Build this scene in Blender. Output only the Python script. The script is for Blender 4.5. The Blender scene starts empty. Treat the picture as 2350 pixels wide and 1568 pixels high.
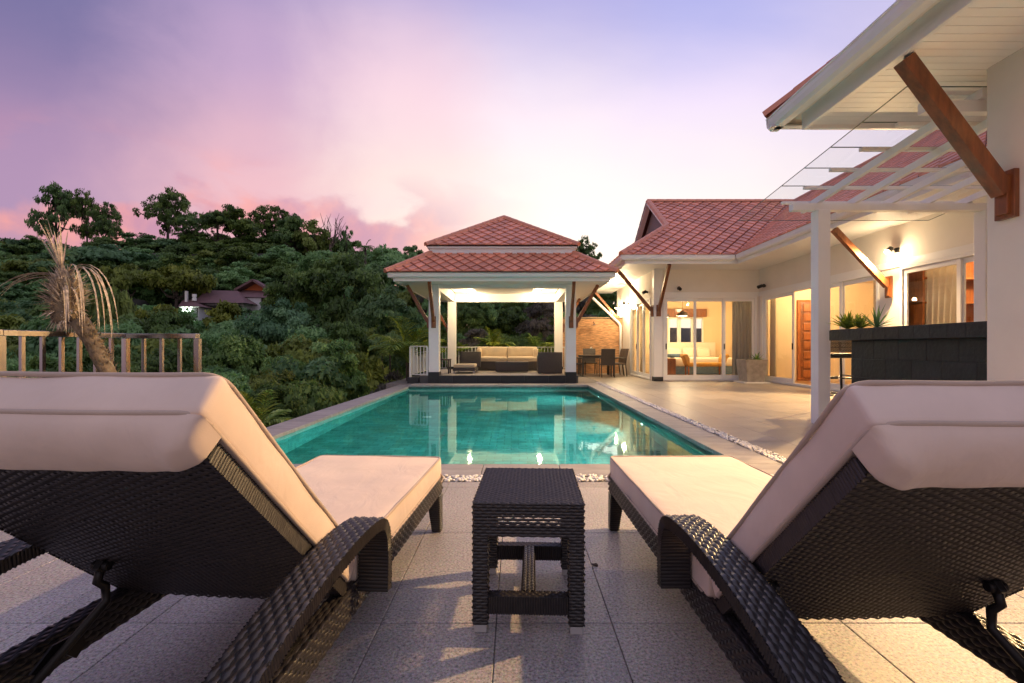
import bpy, bmesh, math, random
import numpy as np
from mathutils import Vector, Matrix, noise

scene = bpy.context.scene
COL = scene.collection
R = math.radians
PI = math.pi

# ------------------------------------------------------------------ camera
cam_d = bpy.data.cameras.new('camera')
cam = bpy.data.objects.new('camera', cam_d)
COL.objects.link(cam)
cam.location = (0, 0, 1.0)
cam.rotation_euler = (R(90), 0, 0)
cam_d.sensor_width = 36.0
cam_d.lens = 36.0 * 1090 / 2350
cam_d.shift_x = -0.0030
cam_d.shift_y = 0.0060
cam_d.clip_start = 0.05
cam_d.clip_end = 3000
scene.camera = cam

# ------------------------------------------------------------------ colour helper
def lin(r, g, b):
    def c(v):
        v /= 255.0
        return v / 12.92 if v <= 0.04045 else ((v + 0.055) / 1.055) ** 2.4
    return (c(r), c(g), c(b), 1.0)

class NT:
    """small node-tree helper"""
    def __init__(s, tree): s.t = tree; s.n = tree.nodes; s.l = tree.links
    def add(s, typ, **kw):
        nd = s.n.new(typ)
        for k, v in kw.items():
            if k == 'inp':
                for a, b in v.items():
                    if hasattr(b, 'is_output') or isinstance(b, bpy.types.NodeSocket): s.l.new(b, nd.inputs[a])
                    else: nd.inputs[a].default_value = b
            else: setattr(nd, k, v)
        return nd
    def math(s, op, a, b=0.0, c=0.0, clamp=False):
        return s.add('ShaderNodeMath', operation=op, use_clamp=clamp, inp={0: a, 1: b, 2: c}).outputs[0]
    def mix(s, fac, a, b, blend='MIX'):
        nd = s.add('ShaderNodeMix', data_type='RGBA', blend_type=blend, inp={0: fac, 6: a, 7: b})
        return nd.outputs[2]
    def rng(s, v, a, b, c=0.0, d=1.0, smooth=True):
        nd = s.add('ShaderNodeMapRange', interpolation_type='SMOOTHSTEP' if smooth else 'LINEAR', inp={0: v, 1: a, 2: b, 3: c, 4: d})
        return nd.outputs[0]
    def ramp(s, fac, stops, interp='LINEAR'):
        nd = s.add('ShaderNodeValToRGB', inp={0: fac})
        r = nd.color_ramp; r.interpolation = interp
        while len(r.elements) < len(stops): r.elements.new(0.5)
        for e, (p, c) in zip(r.elements, stops): e.position = p; e.color = c
        return nd.outputs[0]

# ------------------------------------------------------------------ world: dusk sky after sunset
SUN_AZ, SUN_EL = R(7), R(2.0)          # sunset straight ahead, a little right of the pool axis
world = bpy.data.worlds.new('World'); scene.world = world; world.use_nodes = True
w = NT(world.node_tree); w.n.clear()
sky = w.add('ShaderNodeTexSky', sky_type='NISHITA', sun_disc=False, sun_elevation=SUN_EL, sun_rotation=SUN_AZ, dust_density=2.0, ozone_density=3.0)
bg_sky = w.add('ShaderNodeBackground', inp={'Color': sky.outputs[0], 'Strength': 0.05})
tc = w.add('ShaderNodeTexCoord')
dirn = w.add('ShaderNodeVectorMath', operation='NORMALIZE', inp={0: tc.outputs['Generated']}).outputs[0]
sep = w.add('ShaderNodeSeparateXYZ', inp={0: dirn})
X_, Y_, Z_ = sep.outputs
zc = w.math('MAXIMUM', Z_, 0.0)
den = w.math('ADD', zc, 0.16)
cpos = w.add('ShaderNodeCombineXYZ', inp={0: w.math('DIVIDE', X_, den), 1: w.math('DIVIDE', Y_, den), 2: 0.0}).outputs[0]
# long soft streaks of high cloud, drawn out along the wind
mp = w.add('ShaderNodeMapping', inp={0: cpos, 'Rotation': (0, 0, R(-38)), 'Scale': (0.34, 1.0, 1.0), 'Location': (0.7, 0.2, 0.0)}).outputs[0]
n1 = w.add('ShaderNodeTexNoise', inp={'Vector': mp, 'Scale': 0.75, 'Detail': 6.0, 'Roughness': 0.52, 'Distortion': 0.7}).outputs[0]
n2 = w.add('ShaderNodeTexNoise', inp={'Vector': dirn, 'Scale': 7.0, 'Detail': 6.0, 'Roughness': 0.55, 'Distortion': 0.3}).outputs[0]
az = w.math('ARCTAN2', X_, Y_)
azn = w.math('ADD', w.math('ADD', w.math('DIVIDE', az, 2*PI), 0.5), w.math('MULTIPLY', w.math('SUBTRACT', n2, 0.5), 0.03))
el = w.math('ARCSINE', Z_)
el = w.math('ADD', el, w.math('MULTIPLY', w.math('SUBTRACT', n1, 0.5), 0.44))
eln = w.math('MULTIPLY', el, 2/PI)
A_ = lambda a: 0.5 + a/360.0
def azramp(l180, l60, l45, l28, l12, c5, r22, r50, r180):
    return w.ramp(azn, [(0.0, lin(*l180)), (A_(-75), lin(*l60)), (A_(-46), lin(*l45)), (A_(-29), lin(*l28)), (A_(-13), lin(*l12)), (A_(5), lin(*c5)), (A_(22), lin(*r22)), (A_(55), lin(*r50)), (1.0, lin(*r180))], 'EASE')
low = azramp((214,198,200), (150,130,160), (178,140,172), (240,186,190), (255,230,216), (255,247,237), (255,242,236), (226,204,216), (214,198,200))
mid = azramp((208,194,204), (126,116,154), (122,110,154), (198,164,196), (250,214,222), (252,234,242), (242,224,246), (198,188,222), (208,194,204))
top = azramp((200,194,216), (112,110,152), (108,106,150), (136,132,182), (168,160,210), (176,170,222), (170,172,230), (172,170,216), (200,194,216))
base = w.mix(w.rng(eln, 0.13, 0.30), low, mid)
base = w.mix(w.rng(eln, 0.26, 0.45), base, top)
base = w.mix(w.rng(eln, 0.45, 0.8), base, lin(206, 200, 226))
# the sun has just set behind the hills here: the haze round it is brighter than the film can hold
G = Vector((math.sin(R(7))*math.cos(R(5)), math.cos(R(7))*math.cos(R(5)), math.sin(R(5))))
ang = w.math('ARCCOSINE', w.math('MINIMUM', w.add('ShaderNodeVectorMath', operation='DOT_PRODUCT', inp={0: dirn, 1: tuple(G)}).outputs['Value'], 0.99999))
base = w.mix(w.rng(ang, R(19), R(2)), base, w.mix(1.0, base, (1.12, 1.08, 1.04, 1.0), 'MULTIPLY'))
# small cumulus tufts low over the hills
lowb = w.math('MULTIPLY', w.rng(Z_, 0.36, 0.22), w.rng(X_, 0.10, -0.32))
mp3 = w.add('ShaderNodeMapping', inp={0: dirn, 'Scale': (1.0, 1.0, 2.1), 'Location': (0.37, 0.0, 0.11)}).outputs[0]
n3 = w.add('ShaderNodeTexNoise', inp={'Vector': mp3, 'Scale': 4.6, 'Detail': 5.0, 'Roughness': 0.5, 'Distortion': 0.2}).outputs[0]
tuft = w.math('MULTIPLY', w.math('MULTIPLY', w.rng(n3, 0.46, 0.57), lowb), 0.92)
tcol = w.mix(w.rng(n2, 0.4, 0.62), lin(200, 138, 162), lin(252, 162, 148))
base = w.mix(tuft, base, tcol)
base = w.mix(w.rng(Z_, 0.0, -0.12), base, lin(60, 60, 66))
bg = w.add('ShaderNodeBackground', inp={'Color': base, 'Strength': 0.78})
addw = w.add('ShaderNodeAddShader', inp={0: bg.outputs[0], 1: bg_sky.outputs[0]})
wo = w.add('ShaderNodeOutputWorld', inp={0: addw.outputs[0]})

# ------------------------------------------------------------------ sun: only the faint afterglow is left of it
sd = bpy.data.lights.new('sun', 'SUN'); sd.energy = 0.25; sd.angle = R(25); sd.color = (1.0, 0.74, 0.62)
so = bpy.data.objects.new('sun', sd); COL.objects.link(so)
so.location = (3, 40, 30)
so.rotation_euler = Vector((math.sin(SUN_AZ), math.cos(SUN_AZ), math.tan(R(9)))).to_track_quat('Z', 'Y').to_euler()

# ------------------------------------------------------------------ view and sampling
vs = scene.view_settings
vs.view_transform = 'Standard'; vs.look = 'None'; vs.exposure = 0.35; vs.gamma = 1.0; vs.use_curve_mapping = False
cy = scene.cycles
cy.use_denoising = True
try: cy.denoiser = 'OPENIMAGEDENOISE'
except Exception: pass
cy.max_bounces = 10; cy.diffuse_bounces = 4; cy.glossy_bounces = 5; cy.transmission_bounces = 8; cy.transparent_max_bounces = 16
cy.sample_clamp_indirect = 4.0; cy.blur_glossy = 0.5
cy.use_adaptive_sampling = True; cy.adaptive_threshold = 0.015

# ------------------------------------------------------------------ materials
MATS = {}
def mat(name, col, rough=0.6, var=0.0, scale=6.0, bump=0.0, bscale=40.0, metal=0.0, spec=0.5, objvar=0.0, coat=0.0, col2=None, stretch=None, detail=5.0):
    m = bpy.data.materials.new(name); m.use_nodes = True; t = NT(m.node_tree)
    bs = t.n['Principled BSDF']
    bs.inputs['Roughness'].default_value = rough; bs.inputs['Metallic'].default_value = metal
    bs.inputs['Specular IOR Level'].default_value = spec; bs.inputs['Coat Weight'].default_value = coat
    c = tuple(col) + (1,) if len(col) == 3 else col
    tcn = t.add('ShaderNodeTexCoord'); vec = tcn.outputs['Object']
    if stretch: vec = t.add('ShaderNodeMapping', inp={0: vec, 'Scale': stretch}).outputs[0]
    out = None
    if var or col2:
        nz = t.add('ShaderNodeTexNoise', inp={'Vector': vec, 'Scale': scale, 'Detail': detail, 'Roughness': 0.6}).outputs[0]
        f = t.rng(nz, 0.3, 0.7, smooth=False)
        a = tuple(max(0, v * (1 - var)) for v in c[:3]) + (1,)
        b = (tuple(col2) + (1,)) if col2 else tuple(min(1, v * (1 + var)) for v in c[:3]) + (1,)
        out = t.mix(f, a, b)
        t.l.new(t.rng(nz, 0.2, 0.8, rough * 0.88, min(1, rough * 1.12)), bs.inputs['Roughness'])
    if objvar:
        oi = t.add('ShaderNodeObjectInfo')
        hs = t.add('ShaderNodeHueSaturation', inp={'Value': t.rng(oi.outputs['Random'], 0, 1, 1 - objvar, 1 + objvar, False)})
        if out is not None: t.l.new(out, hs.inputs['Color'])
        else: hs.inputs['Color'].default_value = c
        out = hs.outputs[0]
    if out is not None: t.l.new(out, bs.inputs['Base Color'])
    else: bs.inputs['Base Color'].default_value = c
    if bump:
        nb = t.add('ShaderNodeTexNoise', inp={'Vector': vec, 'Scale': bscale, 'Detail': 6.0}).outputs[0]
        bp = t.add('ShaderNodeBump', inp={'Strength': bump, 'Distance': 0.01, 'Height': nb})
        t.l.new(bp.outputs[0], bs.inputs['Normal'])
    MATS[name] = m
    return m

def emit_mat(name, col, strength, base=(0.8, 0.8, 0.8)):
    m = mat(name, base, 0.4)
    bs = m.node_tree.nodes['Principled BSDF']
    bs.inputs['Emission Color'].default_value = tuple(col) + (1,); bs.inputs['Emission Strength'].default_value = strength
    return m

def glass_mat(name, tint, ior=1.45, rough=0.0, bump=0.0, bscale=3.0):
    """thin pane: Fresnel reflection over straight-through transmission"""
    m = bpy.data.materials.new(name); m.use_nodes = True; t = NT(m.node_tree); t.n.clear()
    bf = t.add('ShaderNodeNewGeometry').outputs['Backfacing']            # same reflectance from either side of the pane
    fr = t.add('ShaderNodeFresnel', inp={'IOR': t.rng(bf, 0, 1, ior, 1/ior, False)})
    tr = t.add('ShaderNodeBsdfTransparent', inp={'Color': tint})
    gl = t.add('ShaderNodeBsdfGlossy', inp={'Roughness': rough})
    if bump:
        nb = t.add('ShaderNodeTexNoise', inp={'Vector': t.add('ShaderNodeTexCoord').outputs['Object'], 'Scale': bscale, 'Detail': 3.0}).outputs[0]
        bp = t.add('ShaderNodeBump', inp={'Strength': bump, 'Distance': 0.01, 'Height': nb})
        t.l.new(bp.outputs[0], gl.inputs['Normal'])
    mx = t.add('ShaderNodeMixShader', inp={0: fr.outputs[0], 1: tr.outputs[0], 2: gl.outputs[0]})
    t.add('ShaderNodeOutputMaterial', inp={0: mx.outputs[0]})
    MATS[name] = m
    return m

def foliage_mat(name, a, b, c, rough=0.55, trans=0.25):
    m = bpy.data.materials.new(name); m.use_nodes = True; t = NT(m.node_tree)
    bs = t.n['Principled BSDF']; bs.inputs['Roughness'].default_value = rough; bs.inputs['Specular IOR Level'].default_value = 0.35
    at = t.add('ShaderNodeAttribute', attribute_name='tint').outputs['Fac']
    oi = t.add('ShaderNodeObjectInfo').outputs['Random']
    col = t.ramp(at, [(0.0, tuple(a) + (1,)), (0.55, tuple(b) + (1,)), (1.0, tuple(c) + (1,))])
    hs = t.add('ShaderNodeHueSaturation', inp={'Hue': t.rng(oi, 0, 1, 0.48, 0.52, False), 'Saturation': t.rng(oi, 0, 1, 1.05, 0.85, False), 'Value': t.rng(oi, 0, 1, 0.85, 1.15, False), 'Color': col}).outputs[0]
    t.l.new(hs, bs.inputs['Base Color'])
    tl = t.add('ShaderNodeBsdfTranslucent', inp={'Color': hs})
    mx = t.add('ShaderNodeMixShader', inp={0: trans, 1: bs.outputs[0], 2: tl.outputs[0]})
    t.l.new(mx.outputs[0], t.n['Material Output'].inputs[0])
    MATS[name] = m
    return m

def granite():
    """speckled flamed granite paving"""
    m = bpy.data.materials.new('granite'); m.use_nodes = True; t = NT(m.node_tree); bs = t.n['Principled BSDF']
    geo = t.add('ShaderNodeNewGeometry').outputs['Position']
    oi = t.add('ShaderNodeObjectInfo').outputs['Random']
    n = t.add('ShaderNodeTexNoise', inp={'Vector': geo, 'Scale': 95.0, 'Detail': 4.0, 'Roughness': 0.8}).outputs[0]
    vo = t.add('ShaderNodeTexVoronoi', inp={'Vector': geo, 'Scale': 220.0}).outputs['Color']
    big = t.add('ShaderNodeTexNoise', inp={'Vector': geo, 'Scale': 1.3, 'Detail': 5.0, 'Roughness': 0.6}).outputs[0]
    col = t.ramp(n, [(0.36, (0.07, 0.065, 0.065, 1)), (0.45, (0.29, 0.262, 0.255, 1)), (0.57, (0.42, 0.382, 0.368, 1)), (0.66, (0.58, 0.535, 0.515, 1))])
    col = t.mix(0.16, col, vo, 'OVERLAY')
    hs = t.add('ShaderNodeHueSaturation', inp={'Saturation': 0.9, 'Value': t.math('MULTIPLY', t.rng(oi, 0, 1, 0.84, 1.12, False), t.rng(big, 0.28, 0.72, 0.72, 1.16, False)), 'Color': col}).outputs[0]
    t.l.new(hs, bs.inputs['Base Color'])
    t.l.new(t.rng(big, 0.25, 0.75, 0.42, 0.62), bs.inputs['Roughness'])
    bp = t.add('ShaderNodeBump', inp={'Strength': 0.25, 'Distance': 0.002, 'Height': n})
    t.l.new(bp.outputs[0], bs.inputs['Normal'])
    MATS['granite'] = m

def sandstone():
    """smooth grey-brown deck stone with drifting grain"""
    m = bpy.data.materials.new('sandstone'); m.use_nodes = True; t = NT(m.node_tree); bs = t.n['Principled BSDF']
    geo = t.add('ShaderNodeNewGeometry').outputs['Position']
    oi = t.add('ShaderNodeObjectInfo').outputs['Random']
    mp = t.add('ShaderNodeMapping', inp={0: geo, 'Scale': (1.0, 5.0, 1.0)}).outputs[0]
    n = t.add('ShaderNodeTexNoise', inp={'Vector': mp, 'Scale': 2.0, 'Detail': 8.0, 'Roughness': 0.65, 'Distortion': 0.6}).outputs[0]
    f = t.add('ShaderNodeTexNoise', inp={'Vector': geo, 'Scale': 90.0, 'Detail': 4.0, 'Roughness': 0.7}).outputs[0]
    col = t.ramp(n, [(0.25, (0.20, 0.17, 0.15, 1)), (0.5, (0.33, 0.29, 0.25, 1)), (0.75, (0.43, 0.38, 0.33, 1))])
    col = t.mix(0.25, col, t.ramp(f, [(0.35, (0.1, 0.1, 0.1, 1)), (0.65, (0.9, 0.9, 0.9, 1))]), 'SOFT_LIGHT')
    hs = t.add('ShaderNodeHueSaturation', inp={'Value': t.rng(oi, 0, 1, 0.9, 1.1, False), 'Color': col}).outputs[0]
    t.l.new(hs, bs.inputs['Base Color'])
    t.l.new(t.rng(n, 0.25, 0.75, 0.30, 0.5), bs.inputs['Roughness'])
    bp = t.add('ShaderNodeBump', inp={'Strength': 0.15, 'Distance': 0.003, 'Height': f})
    t.l.new(bp.outputs[0], bs.inputs['Normal'])
    MATS['sandstone'] = m

def pool_tile():
    m = bpy.data.materials.new('pool_tile'); m.use_nodes = True; t = NT(m.node_tree); bs = t.n['Principled BSDF']
    uv = t.add('ShaderNodeUVMap').outputs[0]
    br = t.add('ShaderNodeTexBrick', offset=0.5, inp={'Vector': uv, 'Scale': 1.0, 'Mortar Size': 0.006, 'Brick Width': 0.2, 'Row Height': 0.1, 'Bias': 0.0,
               'Color1': (0.045, 0.30, 0.25, 1), 'Color2': (0.10, 0.44, 0.37, 1), 'Mortar': (0.04, 0.20, 0.17, 1)})
    nz = t.add('ShaderNodeTexNoise', inp={'Vector': uv, 'Scale': 2.2, 'Detail': 6.0}).outputs[0]
    hs = t.add('ShaderNodeHueSaturation', inp={'Value': t.rng(nz, 0.3, 0.7, 0.75, 1.2), 'Color': br.outputs['Color']}).outputs[0]
    t.l.new(hs, bs.inputs['Base Color']); bs.inputs['Roughness'].default_value = 0.4
    bp = t.add('ShaderNodeBump', inp={'Strength': 0.4, 'Distance': 0.004, 'Height': t.math('SUBTRACT', 1.0, br.outputs['Fac'])})
    t.l.new(bp.outputs[0], bs.inputs['Normal'])
    MATS['pool_tile'] = m

def water_mat():
    m = bpy.data.materials.new('water'); m.use_nodes = True; t = NT(m.node_tree); t.n.clear()
    geo = t.add('ShaderNodeNewGeometry').outputs['Position']
    nb = t.add('ShaderNodeTexNoise', inp={'Vector': geo, 'Scale': 2.6, 'Detail': 3.0, 'Roughness': 0.5}).outputs[0]
    bp = t.add('ShaderNodeBump', inp={'Strength': 0.06, 'Distance': 0.02, 'Height': nb})
    g = t.add('ShaderNodeBsdfGlass', inp={'Color': (0.72, 0.97, 0.94, 1), 'Roughness': 0.035, 'IOR': 1.33, 'Normal': bp.outputs[0]})
    t.add('ShaderNodeOutputMaterial', inp={0: g.outputs[0]})
    MATS['water'] = m

def fabric(name, col):
    m = mat(name, col, 0.85, var=0.07, scale=5.0, bump=0.05, bscale=500.0, spec=0.2)
    t = NT(m.node_tree); geo = t.add('ShaderNodeNewGeometry').outputs['Position']          # soft creases of the stretched cover
    nz = t.add('ShaderNodeTexNoise', inp={'Vector': t.add('ShaderNodeMapping', inp={0: geo, 'Scale': (9.0, 5.0, 5.0), 'Rotation': (0.3, 0.2, 0.5)}).outputs[0], 'Scale': 1.0, 'Detail': 3.0, 'Distortion': 1.2}).outputs[0]
    old = [n_ for n_ in t.n if n_.type == 'BUMP'][0]
    b2 = t.add('ShaderNodeBump', inp={'Strength': 0.28, 'Distance': 0.02, 'Height': nz, 'Normal': old.outputs[0]})
    t.l.new(b2.outputs[0], t.n['Principled BSDF'].inputs['Normal'])
    bs = m.node_tree.nodes['Principled BSDF']
    bs.inputs['Sheen Weight'].default_value = 0.25; bs.inputs['Sheen Roughness'].default_value = 0.5
    return m

granite(); sandstone(); pool_tile(); water_mat()
mat('grout', (0.22, 0.20, 0.19), 0.9, var=0.2, scale=8)
mat('coping_stone', (0.30, 0.275, 0.265), 0.55, var=0.28, scale=3, bump=0.2, bscale=60, objvar=0.08, stretch=(1, 3, 1))
mat('pebble', (0.80, 0.76, 0.70), 0.55, var=0.18, scale=14)
mat('slate', (0.014, 0.016, 0.019), 0.45, var=0.4, scale=5, bump=0.5, bscale=24, objvar=0.22)
mat('slate_joint', (0.075, 0.075, 0.075), 0.9)
mat('white_paint', (0.84, 0.82, 0.79), 0.5, var=0.03, scale=2.0, bump=0.05, bscale=30)
mat('white_trim', (0.82, 0.81, 0.79), 0.35, var=0.02, scale=2.0)
mat('wall_render', (0.78, 0.73, 0.66), 0.8, var=0.05, scale=1.4, bump=0.12, bscale=160)
mat('room_wall', (0.80, 0.63, 0.42), 0.85, var=0.04, scale=1.2)
mat('room_floor', (0.34, 0.20, 0.10), 0.3, var=0.2, scale=3.0, stretch=(1, 8, 1))
mat('wood_brown', (0.20, 0.062, 0.018), 0.42, var=0.4, scale=3.0, bump=0.12, bscale=30, stretch=(6, 6, 1.2), coat=0.15)
mat('wood_door', (0.34, 0.11, 0.03), 0.38, var=0.3, scale=3.0, stretch=(7, 7, 1))
mat('roof_tile', (0.70, 0.255, 0.145), 0.45, var=0.28, scale=2.6, bump=0.2, bscale=50, objvar=0.24)
mat('roof_cap', (0.70, 0.28, 0.16), 0.45, var=0.15, scale=6, bump=0.1, bscale=50)
mat('roof_under', (0.075, 0.026, 0.02), 0.9)
mat('gable_grey', (0.30, 0.27, 0.26), 0.8, var=0.06, scale=3)
mat('steel', (0.42, 0.40, 0.38), 0.15, metal=1.0)
mat('white_metal', (0.76, 0.77, 0.72), 0.35, metal=0.1)
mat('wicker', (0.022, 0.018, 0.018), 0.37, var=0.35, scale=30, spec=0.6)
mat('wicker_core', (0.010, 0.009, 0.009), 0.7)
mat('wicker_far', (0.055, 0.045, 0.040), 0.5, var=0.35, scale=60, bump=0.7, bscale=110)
mat('iron_dark', (0.020, 0.018, 0.017), 0.45, metal=0.6)
mat('foot_cap', (0.45, 0.43, 0.42), 0.5)
fabric('canvas', (0.74, 0.585, 0.48)); fabric('canvas_piping', (0.50, 0.385, 0.30)); fabric('sofa_canvas', (0.62, 0.50, 0.34))
mat('black_metal', (0.012, 0.012, 0.013), 0.4, metal=0.3)
mat('concrete_pot', (0.30, 0.275, 0.25), 0.8, var=0.25, scale=7, bump=0.4, bscale=40)
mat('brick_clad', (0.50, 0.27, 0.13), 0.75, var=0.55, scale=2.6, bump=0.4, bscale=60, stretch=(2.2, 2.2, 11))
mat('mortar', (0.30, 0.22, 0.14), 0.9)
mat('bark', (0.075, 0.055, 0.045), 0.9, var=0.4, scale=6, bump=0.6, bscale=20)
mat('bark_pale', (0.17, 0.125, 0.105), 0.9, var=0.4, scale=6, bump=0.6, bscale=20)
mat('dead_frond', (0.52, 0.42, 0.31), 0.8, var=0.6, scale=26)
mat('dead_trunk', (0.20, 0.145, 0.085), 0.9, var=0.5, scale=25, bump=0.8, bscale=60)
mat('earth', (0.030, 0.028, 0.016), 0.95, var=0.5, scale=0.4)
mat('linen', (0.82, 0.76, 0.64), 0.8, var=0.03); mat('blue_cloth', (0.10, 0.17, 0.26), 0.8, var=0.3, scale=20)
mat('sheer', (0.70, 0.64, 0.55), 0.8); mat('curtain_grey', (0.36, 0.35, 0.35), 0.8)
for nm_, tr_ in (('sheer', 0.6), ('curtain_grey', 0.35)):          # light passes through the curtain cloth
    t_ = NT(MATS[nm_].node_tree); bs_ = t_.n['Principled BSDF']
    tl_ = t_.add('ShaderNodeBsdfTranslucent', inp={'Color': tuple(bs_.inputs['Base Color'].default_value)})
    t_.l.new(t_.add('ShaderNodeMixShader', inp={0: tr_, 1: bs_.outputs[0], 2: tl_.outputs[0]}).outputs[0], t_.n['Material Output'].inputs[0])
mat('gold_cloth', (0.50, 0.27, 0.05), 0.6, var=0.3, scale=8)
mat('red_house_roof', (0.16, 0.085, 0.085), 0.7, var=0.2, scale=1.5); mat('orange_gable', (0.52, 0.13, 0.035), 0.7)
mat('house_white', (0.62, 0.60, 0.62), 0.8, var=0.08, scale=0.8)
mat('tile_dark_green', (0.035, 0.095, 0.09), 0.35, var=0.3, scale=10, objvar=0.2)
glass_mat('pane', (0.93, 0.96, 0.95, 1), 1.5)
glass_mat('canopy_glass', (0.92, 0.93, 0.95, 1), 1.22, 0.02)
mat('glass_edge', (0.10, 0.14, 0.13), 0.2)
emit_mat('lamp_warm', (1.0, 0.72, 0.36), 30.0)
emit_mat('lamp_dim', (1.0, 0.76, 0.42), 9.0)
emit_mat('lamp_cool', (0.75, 1.0, 0.92), 12.0)
emit_mat('pool_lens', (0.70, 0.95, 1.0), 14.0)
emit_mat('window_lit', (1.0, 0.72, 0.32), 1.3)
foliage_mat('leaf_dark', (0.052, 0.100, 0.024), (0.120, 0.220, 0.048), (0.22, 0.34, 0.075), trans=0.42)
foliage_mat('leaf_mid', (0.080, 0.165, 0.042), (0.175, 0.325, 0.082), (0.30, 0.47, 0.135), trans=0.42)
foliage_mat('leaf_yellow', (0.11, 0.14, 0.016), (0.21, 0.27, 0.034), (0.34, 0.39, 0.06), trans=0.42)
foliage_mat('leaf_blue', (0.058, 0.135, 0.052), (0.128, 0.26, 0.105), (0.235, 0.40, 0.165), trans=0.42)
foliage_mat('leaf_grey', (0.08, 0.078, 0.058), (0.15, 0.14, 0.11), (0.23, 0.21, 0.16), trans=0.42)
foliage_mat('leaf_palm', (0.09, 0.15, 0.02), (0.19, 0.29, 0.04), (0.36, 0.44, 0.07), trans=0.38)

# ------------------------------------------------------------------ mesh helpers
class MB:
    def __init__(s): s.v = []; s.f = []
    def add(s, vs_, fs_):
        o = len(s.v); s.v.extend([tuple(p) for p in vs_]); s.f.extend([tuple(i + o for i in f) for f in fs_]); return s
    def box(s, x0, x1, y0, y1, z0, z1):
        return s.add([(x0,y0,z0),(x1,y0,z0),(x1,y1,z0),(x0,y1,z0),(x0,y0,z1),(x1,y0,z1),(x1,y1,z1),(x0,y1,z1)],
                     [(0,3,2,1),(4,5,6,7),(0,1,5,4),(1,2,6,5),(2,3,7,6),(3,0,4,7)])
    def bar(s, p, q, wd, ht, up=(0,0,1), w2=None, h2=None):
        p, q, up = Vector(p), Vector(q), Vector(up); d_ = (q - p).normalized()
        sd_ = d_.cross(up).normalized(); u_ = sd_.cross(d_)
        w2 = wd if w2 is None else w2; h2 = ht if h2 is None else h2
        a = [p + sd_ * (wd/2*i) + u_ * (ht/2*j) for i, j in ((-1,-1),(1,-1),(1,1),(-1,1))]
        b = [q + sd_ * (w2/2*i) + u_ * (h2/2*j) for i, j in ((-1,-1),(1,-1),(1,1),(-1,1))]
        return s.add(a + b, [(0,1,2,3),(7,6,5,4),(4,5,1,0),(5,6,2,1),(6,7,3,2),(7,4,0,3)])
    def tube(s, pts, r, n=8, caps=True):
        pts = [Vector(p) for p in pts]; m = len(pts)
        rr = r if isinstance(r, (list, tuple)) else [r] * m
        t = (pts[1] - pts[0]).normalized(); a = Vector((0,0,1)) if abs(t.z) < 0.9 else Vector((1,0,0))
        nrm = (a - t * a.dot(t)).normalized(); vs_ = []
        for i, p in enumerate(pts):
            if i == 0: t = pts[1] - pts[0]
            elif i == m-1: t = pts[-1] - pts[-2]
            else: t = pts[i+1] - pts[i-1]
            t.normalize(); nrm = (nrm - t * nrm.dot(t)); nrm.normalize(); b = t.cross(nrm)
            for k in range(n):
                an = 2*PI*k/n; vs_.append(p + (nrm*math.cos(an) + b*math.sin(an)) * rr[i])
        fs_ = [(i*n+k, i*n+(k+1)%n, (i+1)*n+(k+1)%n, (i+1)*n+k) for i in range(m-1) for k in range(n)]
        if caps: fs_ += [tuple(range(n-1,-1,-1)), tuple((m-1)*n+k for k in range(n))]
        return s.add(vs_, fs_)
    def lathe(s, prof, n=16, c=(0,0,0), cap=True):
        vs_ = [(c[0]+r*math.cos(2*PI*k/n), c[1]+r*math.sin(2*PI*k/n), c[2]+z) for r, z in prof for k in range(n)]
        m = len(prof)
        fs_ = [(i*n+k, i*n+(k+1)%n, (i+1)*n+(k+1)%n, (i+1)*n+k) for i in range(m-1) for k in range(n)]
        if cap: fs_ += [tuple(range(n-1,-1,-1)), tuple((m-1)*n+k for k in range(n))]
        return s.add(vs_, fs_)
    def prism(s, poly, vec):
        vec = Vector(vec); n = len(poly); a = [Vector(p) for p in poly]; b = [p + vec for p in a]
        return s.add(a + b, [tuple(range(n)), tuple(range(2*n-1, n-1, -1))] + [((i+1) % n, i, n+i, n+(i+1) % n) for i in range(n)])
    def mesh(s, name, smooth=False):
        me = bpy.data.meshes.new(name); me.from_pydata(s.v, [], s.f)
        if smooth: me.shade_smooth()
        me.update(); return me
    def build(s, name, m, parent=None, smooth=False, bevel=0.0, recalc=False):
        me = s.mesh(name, smooth)
        if recalc:
            bm = bmesh.new(); bm.from_mesh(me); bmesh.ops.recalc_face_normals(bm, faces=bm.faces); bm.to_mesh(me); bm.free()
        return put(name, me, m, parent, bevel)

def put(name, me, m=None, parent=None, bevel=0.0, loc=None, rotz=0.0):
    if m is not None and not me.materials: me.materials.append(MATS[m] if isinstance(m, str) else m)
    o = bpy.data.objects.new(name, me); COL.objects.link(o)
    if parent is not None:
        o.parent = parent
        if loc is None and parent.parent is None and parent.get('world_mesh'): o.location = -Vector(parent.location)
    if loc is not None: o.location = loc
    if rotz: o.rotation_euler.z = rotz
    if bevel:
        bv = o.modifiers.new('bevel', 'BEVEL'); bv.width = bevel; bv.segments = 2; bv.limit_method = 'ANGLE'; bv.harden_normals = False
    return o

def tag(o, label=None, cat=None, group=None, kind=None):
    if label: o['label'] = label
    if cat: o['category'] = cat
    if group: o['group'] = group
    if kind: o['kind'] = kind
    return o

def thing(name, label, cat, loc=(0,0,0), rotz=0.0, group=None, world=False):
    """an Empty at the thing's base; world=True: its parts are given in scene coordinates"""
    o = bpy.data.objects.new(name, None); COL.objects.link(o); o.location = loc; o.rotation_euler.z = rotz
    o.empty_display_size = 0.1
    if world: o['world_mesh'] = 1
    return tag(o, label, cat, group)

def copy_tree(o, parent=None):
    c = o.copy(); COL.objects.link(c); c.parent = parent
    for ch in list(o.children): copy_tree(ch, c)
    return c

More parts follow.
